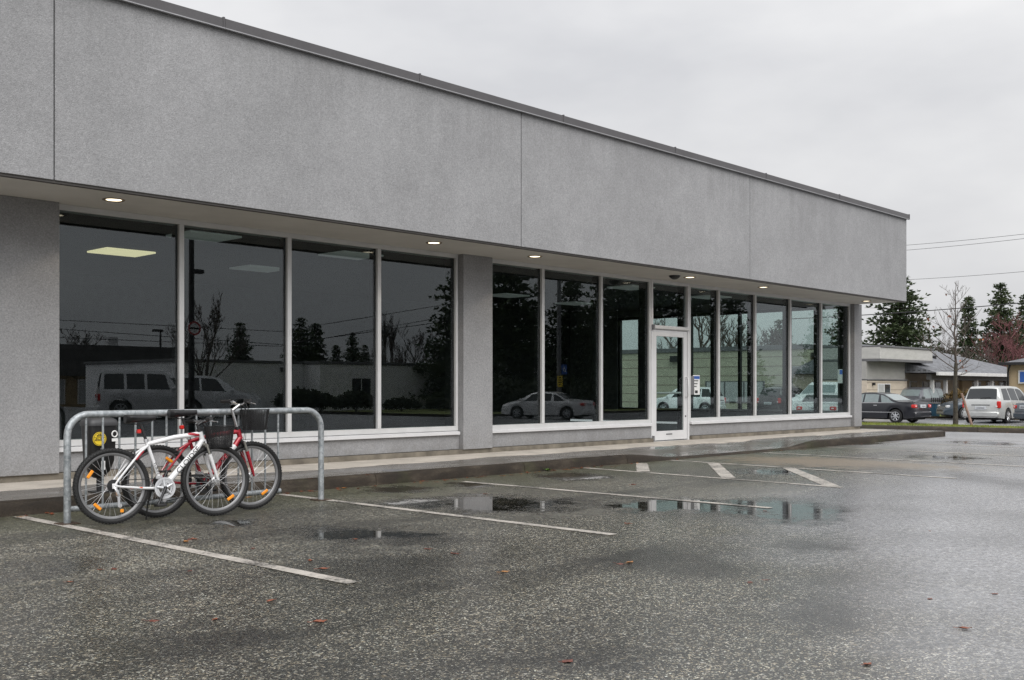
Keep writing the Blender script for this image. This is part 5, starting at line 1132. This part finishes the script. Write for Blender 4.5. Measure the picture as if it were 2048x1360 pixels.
for xa, xb, nm in ((62.4, 63.3, 'window'), (64.3, 65.1, 'door'), (65.3, 65.9, 'window'), (66.1, 66.9, 'window'), (71.9, 73.2, 'door'), (74.5, 75.8, 'window'), (76.9, 78.0, 'window')):
    o = boxpart(po, nm, xa - .07, xb + .07, HY + (.0 if xa > 70 else .24), HY + .34, (g0 if nm == 'door' else .2), 1.62, 'trimwhite'); o2 = MB().bbox(xa, xb, HY + (-.02 if xa > 70 else .215), HY + (-.001 if xa > 70 else .239), .25 if nm != 'door' else g0 + .1, 1.55, .004).build('pane', M['farglass'], o, world=True)
for x, y in ((66.8, 27.6), (68.6, 27.3)): 
    z = lerp(ZE, ZR, (y - YE) / (YR - YE)); MB().lathe([(.14, z - .05), (.14, z + .12), (.2, z + .14), (.001, z + .2)], 10, c=(x, y, 0)).build('roof_vent', M['black'], rfo, world=True)
bh = thing('far_house', 'farther house with long shingled roof behind the porch house', 'house', (88, 40, g0))
m = MB(); m.add([(80, 33.2, 2.5), (104, 33.2, 2.5), (104, 46, 2.5), (80, 46, 2.5), (82, 39.6, 4.1), (102, 39.6, 4.1)], [(0, 1, 5, 4), (1, 2, 5), (2, 3, 4, 5), (3, 0, 4), (0, 3, 2, 1)]); m.build('roof', M['shingle'], bh, world=True)
boxpart(bh, 'wall', 80.5, 103.5, 33.8, 45.5, g0 - .2, 2.47, 'pale_band'); boxpart(bh, 'gutter', 80, 104, 33.05, 33.19, 2.36, 2.52, 'trimwhite'); o = boxpart(bh, 'window', 86, 88, 33.72, 33.9, .9, 2.0, 'trimwhite'); boxpart(bh, 'pane', 86.1, 87.9, 33.70, 33.715, 1.0, 1.9, 'farglass')
# tan shop with a blue sign at the right edge
tn = thing('tan_building', 'tan building with dark eaves and blue sign at the right edge of the picture', 'building', (66, 20, g0))
ec = at(2002, 60.0); tx, ty_ = ec.x, ec.y
m = MB(); m.add([(tx, ty_, 2.62), (tx + 16, ty_, 2.62), (tx + 16, ty_ - 14, 2.62), (tx, ty_ - 14, 2.62), (tx + 6, ty_ - 6, 4.4), (tx + 10, ty_ - 6, 4.4)], [(0, 1, 5, 4), (1, 2, 5), (2, 3, 4, 5), (3, 0, 4), (0, 3, 2, 1)])
m.build('roof', M['shingle'], tn, world=True); boxpart(tn, 'gutter', tx - .16, tx - .005, ty_ - 14, ty_ + .1, 2.50, 2.66, 'black')
boxpart(tn, 'wall', tx + .35, tx + 15, ty_ - 13, ty_ - .2, g0 - .2, 2.60, 'tanwall')
MB().tube([(tx - .05, ty_ - .5, 2.5), (tx + .05, ty_ - .4, 2.3), (tx + .24, ty_ - .3, 2.1), (tx + .26, ty_ - .3, g0)], .06, 7).build('downpipe', M['black'], tn, True, True)
sg = boxpart(tn, 'sign', tx + .22, tx + .345, ty_ - 5.0, ty_ - .85, 1.45, 2.2, 'trimwhite'); MB().bbox(tx + .20, tx + .219, ty_ - 4.9, ty_ - .95, 1.53, 2.12, .003).build('sign_face', M['blue_print'], sg, world=True)
MB().lathe([(.001, tx + .188), (.20, tx + .188), (.20, tx + .199)], 18, 'x', (0, ty_ - 1.5, 1.62)).build('sign_mark', M['white_flat'], sg, world=True)
for k in range(2): o = boxpart(tn, 'window', tx + .30, tx + .40, ty_ - 3.0 - 3.4 * k, ty_ - 1.2 - 3.4 * k, .2, 1.2, 'farglass')
# iron fence, russet bushes, recycling tub before the porch
fe = thing('iron_fence', 'black iron picket fence in front of the porch house', 'fence', (68, 23.2, g0))
f0, f1 = at(1863, 58.5), at(1925, 60.0)
for k in range(17):
    q = f0.lerp(f1, k / 16); MB().tube([(q.x, q.y, g0), (q.x, q.y, g0 + 1.12)], .026, 5).build('picket', M['black'], fe, world=True)
for z in (.25, .98): MB().tube([(f0.x, f0.y, g0 + z), (f1.x, f1.y, g0 + z)], .024, 5).build('rail', M['black'], fe, world=True)
rb = bush_mesh(5, 1.0, .8, 1.25, 1500, M['bush'], .17)
bush(rb, far(1921, 61.5), 'rounded russet bush behind the young tree trunk', group='bushes by the fence', s=(1.15, 1.1, 1.15)); bush(rb, far(1894, 62.5), 'smaller russet bush above the iron fence', group='bushes by the fence', rz=1.2, s=(1.0, 1.0, .95))
tb = far(1866, 57.5); MB().bbox(tb.x - .3, tb.x + .3, tb.y - .3, tb.y + .3, tb.z, tb.z + .85, .05)
t_ = thing('recycling_tub', 'blue recycling tub beside the iron fence', 'tub', tb); MB().prism([(-.24, 0), (.24, 0), (.31, .8), (-.31, .8)], -.26, .26).build('body', simple('blue_tub_plastic', (.008, .05, .09), .5), t_); MB().bbox(-.34, .34, -.3, .3, .8, .85, .015).build('rim', M['trimgrey'], t_)
# verge between the far cars and the houses
vg = MB().grid(lambda u, v: Vector((lerp(52, 110, u), lerp(18.6, 25.9, v) if True else 0, g0 + .012)), 10, 2)
p0, p1, p2, p3 = at(1780, 57.2), at(2015, 57.2), at(2015, 61), at(1780, 61)
tag(MB().add([(q.x, q.y, g0 + .13) for q in (p0, p1, p2, p3)] + [(q.x, q.y, g0 - .2) for q in (p0, p1, p2, p3)], [(0, 1, 2, 3), (0, 4, 5, 1), (1, 5, 6, 2), (3, 2, 6, 7), (0, 3, 7, 4)]).build('verge', M['turf']), 'grass verge in front of the porch house', kind='structure')
k0, k1 = at(1780, 56.9), at(2015, 56.9); m = MB(); n_ = (k1 - k0).normalized(); q_ = Vector((-n_.y, n_.x, 0)) * .14
m.add([(p.x, p.y, z) for z in (g0 - .2, g0 + .14) for p in (k0, k1, k1 + q_, k0 + q_)], [(0, 1, 5, 4), (1, 2, 6, 5), (2, 3, 7, 6), (3, 0, 4, 7), (4, 5, 6, 7)]); tag(m.build('verge_kerb', M['kerb']), 'kerb along the far grass verge', kind='structure')

# ------------------------------------------------------------------ the far side of the lot, behind the camera: it shows mirrored in the glass
V = lambda u, yv: (lambda r: Vector((r.x * yv / r.y, 2 * Y_GLASS - yv, 0)))(ray(u))
S0 = V(382, 57); S1 = V(640, 57); S2 = V(985, 59)
gs = gz(45)
pb = thing('stucco_building', 'low pale grey stucco building mirrored across the four left windows', 'building', (45, S1.y, gs))
YB = S1.y
boxpart(pb, 'wall', S1.x, 66, YB - 14, YB, gs - .3, 2.78, 'stucco_far'); boxpart(pb, 'wall', S0.x, S1.x - .01, YB - 14, YB - 1.8, gs - .3, 2.80, 'stucco_far'); boxpart(pb, 'coping', S1.x - .1, 66.1, YB - 14.1, YB + .08, 2.785, 2.97, 'trimgrey'); boxpart(pb, 'coping', S0.x - .1, S1.x - .12, YB - 14.1, YB - 1.72, 2.805, 2.98, 'trimgrey')
xw0, xw1 = V(702, 57).x, V(742, 57).x; o = boxpart(pb, 'window', xw0, xw1, YB - .1, YB + .03, .55, 1.92, 'trimwhite'); 
for a, b in ((xw0 + .08, (xw0 + xw1) / 2 - .05), ((xw0 + xw1) / 2 + .05, xw1 - .08)): MB().box(a, b, YB + .031, YB + .045, .65, 1.84).build('pane', M['farglass'], o, world=True)
for u in (598, 838): q = V(u, 57); boxpart(pb, 'wall_lamp', q.x - .2, q.x + .2, (YB if u > 640 else YB - 1.8), (YB if u > 640 else YB - 1.8) + .3, 2.25, 2.55, 'black')
lw0 = V(20, 78); lw1 = V(372, 78)
db = thing('dark_roof_building', 'low ochre building with dark mansard roof mirrored in the leftmost window', 'building', ((lw0.x + lw1.x) / 2, lw0.y, -.1))
boxpart(db, 'wall', lw0.x, lw1.x, lw0.y - 12, lw0.y, -.5, 2.2, 'brickwall')
MB().prism([(lw0.y + .7, 2.1), (lw0.y + .2, 4.45), (lw0.y - 12, 4.45), (lw0.y - 12, 2.1)], lw0.x - .5, lw1.x + .5, 'x').build('roof', M['shingle_dark'], db, world=True)
for u0, u1 in ((118, 130), (155, 186), (194, 226), (300, 330)):
    a, b = V(u0, 78).x, V(u1, 78).x; o = boxpart(db, 'window', a, b, lw0.y - .05, lw0.y + .04, .0, 1.85, 'trimwhite'); MB().box(a + .1, b - .1, lw0.y + .041, lw0.y + .055, .1, 1.75).build('pane', M['blind'] if u0 != 194 else M['farglass'], o, world=True)
q = V(222, 84); boxpart(db, 'chimney', q.x - .4, q.x + .4, q.y - .4, q.y + .4, 4.4, 5.4, 'trimwhite')
# grass strip, kerb and shrubs in front of the stucco building
ge0, ge1 = 29.0, 64.0; yk = V(800, 43).y
tag(MB().grid(lambda u, v: Vector((lerp(ge0, ge1, u), lerp(YB, yk, v), gz(lerp(ge0, ge1, u)) + .14)), 24, 2).build('lawn', M['turf']), 'grass strip in front of the stucco building', kind='structure')
m = MB(); m.grid(lambda u, v: Vector((lerp(ge0, ge1, u), yk + [.0, .15, .15][round(v * 2)], gz(lerp(ge0, ge1, u)) + [.15, .15, -.1][round(v * 2)])), 24, 2); tag(m.build('lawn_kerb', M['kerb']), 'kerb of the grass strip by the stucco building', kind='structure')
hb_ = bush_mesh(6, 1.0, .9, 1.0, 1800, M['hedge'], .16)
for i, (u, s, lb2) in enumerate(((600, 1.25, 'large rounded shrub by the stucco corner'), (642, 1.05, 'rounded shrub right of the large one'), (712, 1.25, 'loose shrub under the stucco building window'), (803, .85, 'clipped dark shrub alone before the stucco wall'), (878, .85, 'small shrub at the end of the stucco wall'))):
    p = V(u, 52); p.z = gz(p.x) + .13; bush(hb_, p, lb2 + ', mirrored in the glass', 'shrub', 'shrubs by the stucco building', i * 1.3, (s * 1.35, s, s * .95))
# lamp posts and sign poles
lp = V(383, 23.0); t = thing('lamp_post', 'dark lamp post with round sign mirrored in the second window', 'lamp post', (lp.x, lp.y, 0)); MB().tube([(0, 0, 0), (0, 0, 7.2)], [.075, .055], 10).build('pole', M['poledark'], t, True)
a_ = Vector((.9, -.43, 0)); MB().tube([(0, 0, 3.98), tuple(a_ * .2 + Vector((0, 0, 4.0)))], .03, 6).build('arm', M['poledark'], t); MB().bbox(.05, .32, -.14, .06, 3.96, 4.06, .02).build('lamp_head', M['poledark'], t); MB().bbox(-.3, 0.9, -.16, .16, 7.1, 7.25, .03).build('lamp_head', M['poledark'], t)
sg = MB().lathe([(.001, .085), (.17, .085), (.17, .075)], 20, 'y', (0.03, 0, 2.63)).build('round_sign', M['white_flat'], t); MB().lathe([(.13, .088), (.17, .088), (.17, .0855), (.13, .0855)], 20, 'y', (0.03, 0, 2.63), closed=True).build('sign_ring', M['red_print'], sg); MB().box(-.09, .15, .0865, .089, 2.61, 2.65).build('sign_bar', M['black_print'], sg)
lp = V(321, 70); t = thing('lamp_post', 'small distant lamp post above the dark roof, mirrored in the leftmost window', 'lamp post', (lp.x, lp.y, 0)); MB().tube([(0, 0, 0), (0, 0, 5.3)], [.1, .07], 8).build('pole', M['poledark'], t); MB().bbox(-.6, .15, -.15, .15, 5.2, 5.38, .03).build('lamp_head', M['poledark'], t)
lp = V(1118, 40.5); gg = gz(lp.x); t = thing('utility_pole', 'grey pole with blue and yellow signs mirrored beside the silver sedan', 'pole', (lp.x, lp.y, gg)); MB().tube([(0, 0, 0), (0, 0, 9.5)], [.15, .11], 10).build('pole', M['polegrey'], t, True)
dn = Vector((0, 1, 0))
s1 = MB().bbox(.04, .52, .155, .175, 2.45, 3.02, .006).build('blue_sign', M['blue_print'], t); MB().tube([(.28 + .11 * math.cos(a), .18, 2.72 + .11 * math.sin(a)) for a in [k * .5 + 2.2 for k in range(10)]], .02, 5).tube([(.27, .18, 2.92), (.28, .18, 2.74), (.36, .18, 2.72), (.40, .18, 2.6)], .022, 5).build('wheelchair_mark', M['white_flat'], s1)
s2 = MB().bbox(-.34, .12, .155, .175, 1.72, 2.36, .006).build('yellow_sign', M['yellow_print'], t)
for k, ww in enumerate((.12, .16, .18, .1)): MB().box(-.11 - ww, -.11 + ww, .1752, .179, 2.22 - .13 * k, 2.27 - .13 * k).build('sign_text', M['black_print'], s2)
# conifers, bare trees and hedge behind
GC = 'conifers mirrored in the glass'
def rcon(k, u, vt, d, w, label): 
    p = putr(u, d); conifer(k, p, CAM_H + (HZ - vt) / F_PX * d - p.z, w, label + ', mirrored in the glass', GC, u * .01)
rcon(0, 480, 645, 100, 1.0, 'lone pointed conifer over the stucco roof'); rcon(2, 602, 636, 98, .95, 'broad dark conifer above the stucco roof'); rcon(1, 632, 646, 102, 1.3, 'conifer close to the right of the broad one'); rcon(0, 705, 665, 104, .9, 'small conifer above the stucco window'); rcon(1, 672, 690, 106, 1.2, 'low conifer left of the small one'); rcon(2, 730, 690, 100, .8, 'low conifer right of the small one')
rcon(2, 925, 520, 76, 1.0, 'big conifer cut off by the middle pillar'); rcon(0, 1010, 470, 84, 1.25, 'tallest conifer right of the middle pillar'); rcon(1, 1065, 600, 88, 1.5, 'dark conifer left of the signed pole'); rcon(0, 1142, 545, 86, 1.15, 'pointed conifer behind the signed pole'); rcon(2, 1195, 600, 90, 1.0, 'dark conifer right of the signed pole')
rcon(2, 1245, 470, 92, 1.05, 'tall conifer left of the glass door'); rcon(0, 1320, 500, 96, 1.2, 'tall conifer above the glass door'); rcon(2, 1400, 520, 108, .9, 'tall conifer right of the glass door'); rcon(1, 1465, 560, 112, 1.3, 'conifer over the sallow wall'); rcon(0, 1640, 610, 112, 1.0, 'conifer over the gable'); rcon(1, 1690, 590, 116, 1.2, 'conifer beside the corner pillar')
rb2 = bare_meshes(41, 7, .6, M['twig'], 5, 3, .13, .6, .26, 3.6); pop = bare_meshes(42, 11, .24, M['twig'], 5, 4, .16, 1.1, .10, 2.6)
GT = 'bare trees mirrored in the glass'
def rbare(me, u, vt, d, h0, w, label, dz=.0):
    p = putr(u, d); s = (CAM_H + (HZ - vt) / F_PX * d - p.z) / h0; bare(me, p, s, label + ', mirrored in the glass', GT, u * .02, w)
rbare(rb2, 415, 585, 54, 7, 1.0, 'bare tree beside the dark lamp post'); rbare(pop, 771, 606, 96, 11, .55, 'tall narrow poplar'); rbare(pop, 786, 614, 98, 11, .5, 'second narrow poplar'); rbare(rb2, 830, 650, 90, 7, 1.25, 'wide bare tree right of the poplars'); rbare(rb2, 150, 650, 100, 7, 1.4, 'low bare tree over the dark roof'); 
bare(rb2, far(1545, 96), 1.12, 'bare tree above the sallow wall, seen through the end windows', 'bare trees beyond', 0, 1.2); bare(rb2, far(1400, 98), 1.5, 'bare tree above the wall lamp of the sallow building', 'bare trees beyond', 1.5, 1.3); bare(rb2, far(1470, 100), 1.25, 'bare tree between two others above the sallow wall', 'bare trees beyond', 2.5, 1.3)
hd = MB(); rh = random.Random(9); ha, hb2 = putr(930, 66), putr(1300, 80)
for _ in range(9000):
    f = rh.random(); q = ha.lerp(hb2, f); top = 2.3 + .7 * math.sin(f * 19) * .4 + .35 * math.sin(f * 47); c = q + Vector((rh.gauss(0, .6), rh.gauss(0, .6), gz(60) + rh.random() ** .7 * top))
    d = Vector((rh.gauss(0, 1), rh.gauss(0, 1), rh.gauss(.3, 1))).normalized(); w = d.cross(Vector((rh.gauss(0, 1), rh.gauss(0, 1), 1))).normalized(); l = rh.uniform(.2, .42); hd.add([c - w * l * .1, c + d * l * .5 - w * l * .35, c + d * l, c + d * l * .5 + w * l * .35], [(0, 1, 2, 3)])
ht_ = thing('hedge', 'tall dark hedge behind the silver sedan, mirrored in the glass', 'hedge', (ha.lerp(hb2, .5).x, ha.lerp(hb2, .5).y, gz(60))); hd.build('foliage', M['hedge'], ht_, world=True, fix=False)
# sallow building with siding, and the gabled one beside it: seen straight through the shop's end windows
XW = 73.0; yA, yB = 38.6, 58.0; gw = -.46
sb_ = thing('sallow_building', 'sallow siding building seen through the door and the panes right of it', 'building', (XW, 48, gw))
boxpart(sb_, 'wall', XW, XW + 14, yA, yB, gw - .3, 4.15, 'siding_green'); boxpart(sb_, 'coping', XW - .12, XW + 14, yA - .1, yB + .1, 4.155, 4.50, 'trimgrey')
for k in range(6): boxpart(sb_, 'siding_joint', XW - .014, XW + .02, yA, yB, gw + .45 + k * .72, gw + .50 + k * .72, 'siding_line', .002)
o = boxpart(sb_, 'window', XW - .06, XW + .1, 42.2, 47.6, .05, 1.75, 'trimgrey')
for k in range(3): MB().box(XW - .075, XW - .061, 42.35 + 1.75 * k, 43.95 + 1.75 * k, .13, 1.68).build('pane', M['blind'], o, world=True)
q = onx(1352, 718, XW); boxpart(sb_, 'wall_lamp', XW - .35, XW, q.y - .4, q.y + .4, q.z - .25, q.z + .25, 'black')
gb = thing('gabled_building', 'ochre building with sloping dark roof seen through the two panes before the corner pillar', 'building', (XW + 2, 34, gw))
boxpart(gb, 'wall', XW + 1, XW + 12, 27.6, 38.4, gw - .3, 1.9, 'brickwall'); MB().prism([(38.5, 3.6), (38.5, 3.9), (30.0, 2.1), (27.2, 1.6), (27.2, 1.35), (30.0, 1.85)], XW + .4, XW + 12, 'x').build('roof', M['shingle_dark'], gb, world=True); MB().prism([(38.4, 1.9), (38.4, 3.6), (30.4, 1.9)], XW + 1.0, XW + 1.3, 'x').build('gable', M['brickwall'], gb, world=True)
sgp = put(1618, 70); t = thing('shop_sign', 'dark free-standing sign with white lettering behind the white pickup', 'sign', (sgp.x, sgp.y, gw), math.atan2(-sgp.y, -sgp.x)); 
MB().bbox(-.12, .12, -1.15, 1.15, .6, 3.1, .06).build('sign_board', M['grey_pl'], t); MB().bbox(-.08, .08, -.2, .2, 0, .65, .02).build('post', M['black'], t)
text_mesh('lettering', 'OVIVIC', .62, M['white_flat'], t, frame_matrix((.125, 0, 2.6), (0, 1, 0), (0, 0, 1)), .004); [MB().box(.121, .127, -.8 + .29 * k, -.58 + .29 * k, 2.03, 2.14).build('sign_print', M['white_flat'], t) for k in range(6)]
for j, (va, vb) in enumerate(((718, 740), (735, 730), (700, 706))):
    pts = []
    for k, (u, vv) in enumerate(((118, va - 20), (560, (va + vb) / 2), (910, vb - 60))):
        q = ray(u, vv - 40 + 0 * k); d_ = 74; w_ = q * d_ + Vector((0, 0, CAM_H)); pts.append((w_.x, 2 * Y_GLASS - w_.y, w_.z))
    tag(MB().tube(pts, .022, 4).build('overhead_wire', M['cable']), 'overhead wire %s of three mirrored above the roofs' % ('lowest', 'middle', 'highest')[(1, 0, 2)[j]], 'wire', 'overhead wires')

# ------------------------------------------------------------------ fallen leaves and the weed at the kerb
LEAF = []
for k, col in enumerate(((0.22, 0.062, 0.026), (0.13, 0.036, 0.022), (0.34, 0.15, 0.04))):
    m = MB(); r3 = random.Random(k)
    def lf(u, v):
        x = lerp(-.05, .05, u); w = .028 * math.sin(math.pi * min(1, u * 1.02)) ** .8 * (1 + .25 * math.sin(u * 22)); y = (v * 2 - 1) * w; return (x, y, .003 + .005 * (v * 2 - 1) ** 2 * (1 if k != 1 else -.3) + .004 * (u - .5) ** 2 * 4 * (k != 1) + .002 * math.sin(7 * u + 5 * v))
    m.grid(lf, 8, 4); m.tube([(-.05, 0, .005), (-.085, .006, .008)], .0016, 4); LEAF.append(m.mesh('fallen_leaf', simple('leaf_%d' % k, col, .4, vary=.35, vscale=20), True, fix=False))
rl_ = random.Random(17); spots = []
for (u, v) in ((140, 1165), (200, 1140), (228, 1138), (380, 1079), (372, 1084), (389, 1079), (380, 1142), (506, 1097), (712, 1079), (855, 1098), (909, 1107), (1255, 1048), (1267, 970), (1260, 1126), (1530, 1160), (1240, 1128), (620, 1122), (648, 1139), (1010, 1145), (306, 1242), (540, 1203), (970, 988), (640, 1245), (1135, 1323), (1735, 1330), (1530, 1022), (1860, 1062), (1500, 1165), (1930, 1258), (1990, 1188), (1860, 1198), (430, 1240)): spots.append((gp(u, v), 'asphalt'))
for _ in range(84):
    x = rl_.choice((rl_.gauss(4.3, .25), rl_.gauss(7.4, .35), rl_.gauss(9.0, .3), rl_.gauss(10.4, .35), rl_.gauss(11.9, .35), rl_.gauss(12.3, .3), rl_.uniform(6.3, 8.5), rl_.uniform(8.5, 13.5), rl_.uniform(13, 22))); spots.append((Vector((x, 10.17 - abs(rl_.gauss(0, .10)), 0)), 'kerb'))
for _ in range(26):
    s = rl_.uniform(-2.5, 9); q = isl(s, -.06 - abs(rl_.gauss(0, .12)), 0); spots.append((q, 'island'))
for (u, v) in ((620, 958), (1410, 892), (735, 950)): spots.append((gp(u, v, .13), 'walk'))
LBL = {'asphalt': 'small fallen brown leaf lying alone on the open wet asphalt', 'kerb': 'small fallen brown leaf washed up along the sidewalk kerb', 'island': 'small fallen leaf at the foot of the island kerb', 'walk': 'small fallen leaf on the wet concrete sidewalk'}
for q, wh in spots:
    o = link('fallen_leaf', LEAF[rl_.choice((0, 0, 1, 1, 2))]); s = rl_.uniform(.38, .80) * (1.3 if wh == 'island' else 1.0); o.location = (q.x, q.y, q.z + (.001 if wh != 'walk' else .004)); o.rotation_euler = (rl_.uniform(-.04, .04), rl_.uniform(-.04, .04), rl_.uniform(0, 6.28)); o.scale = (s, s, s * 1.2)
    tag(o, LBL[wh], 'leaf', 'fallen leaves, ' + wh)
wp = gp(1108, 943); t = thing('weed', 'small green weed growing at the foot of the sidewalk kerb', 'weed', (wp.x, 10.12, 0)); m = MB()
for k in range(11):
    a = k * .57 + .2; L = .05 + .05 * ((k * 37) % 10) / 10; d = Vector((math.cos(a), math.sin(a), .55)).normalized(); w = Vector((-math.sin(a), math.cos(a), 0)); b = Vector((0, 0, .005)); m.add([b, b + d * L * .5 - w * L * .28, b + d * L + Vector((0, 0, -.012)), b + d * L * .5 + w * L * .28], [(0, 1, 2, 3)])
m.build('leaves', M['leafgreen'], t, fix=False); MB().tube([(0, 0, 0), (-.02, .0, .07), (-.035, .02, .17)], .004, 5).build('stalk', M['bark'], t)
# manhole-like wet cover in the sidewalk
cv = gp(792, 941, .13); tag(MB().lathe([(.001, .1335), (.17, .1335), (.19, .1325), (.19, .12)], 28, c=(cv.x, cv.y, 0)).build('utility_cover', M['grey_pl'], smooth=True), 'dark round utility cover set in the wet sidewalk', 'cover')
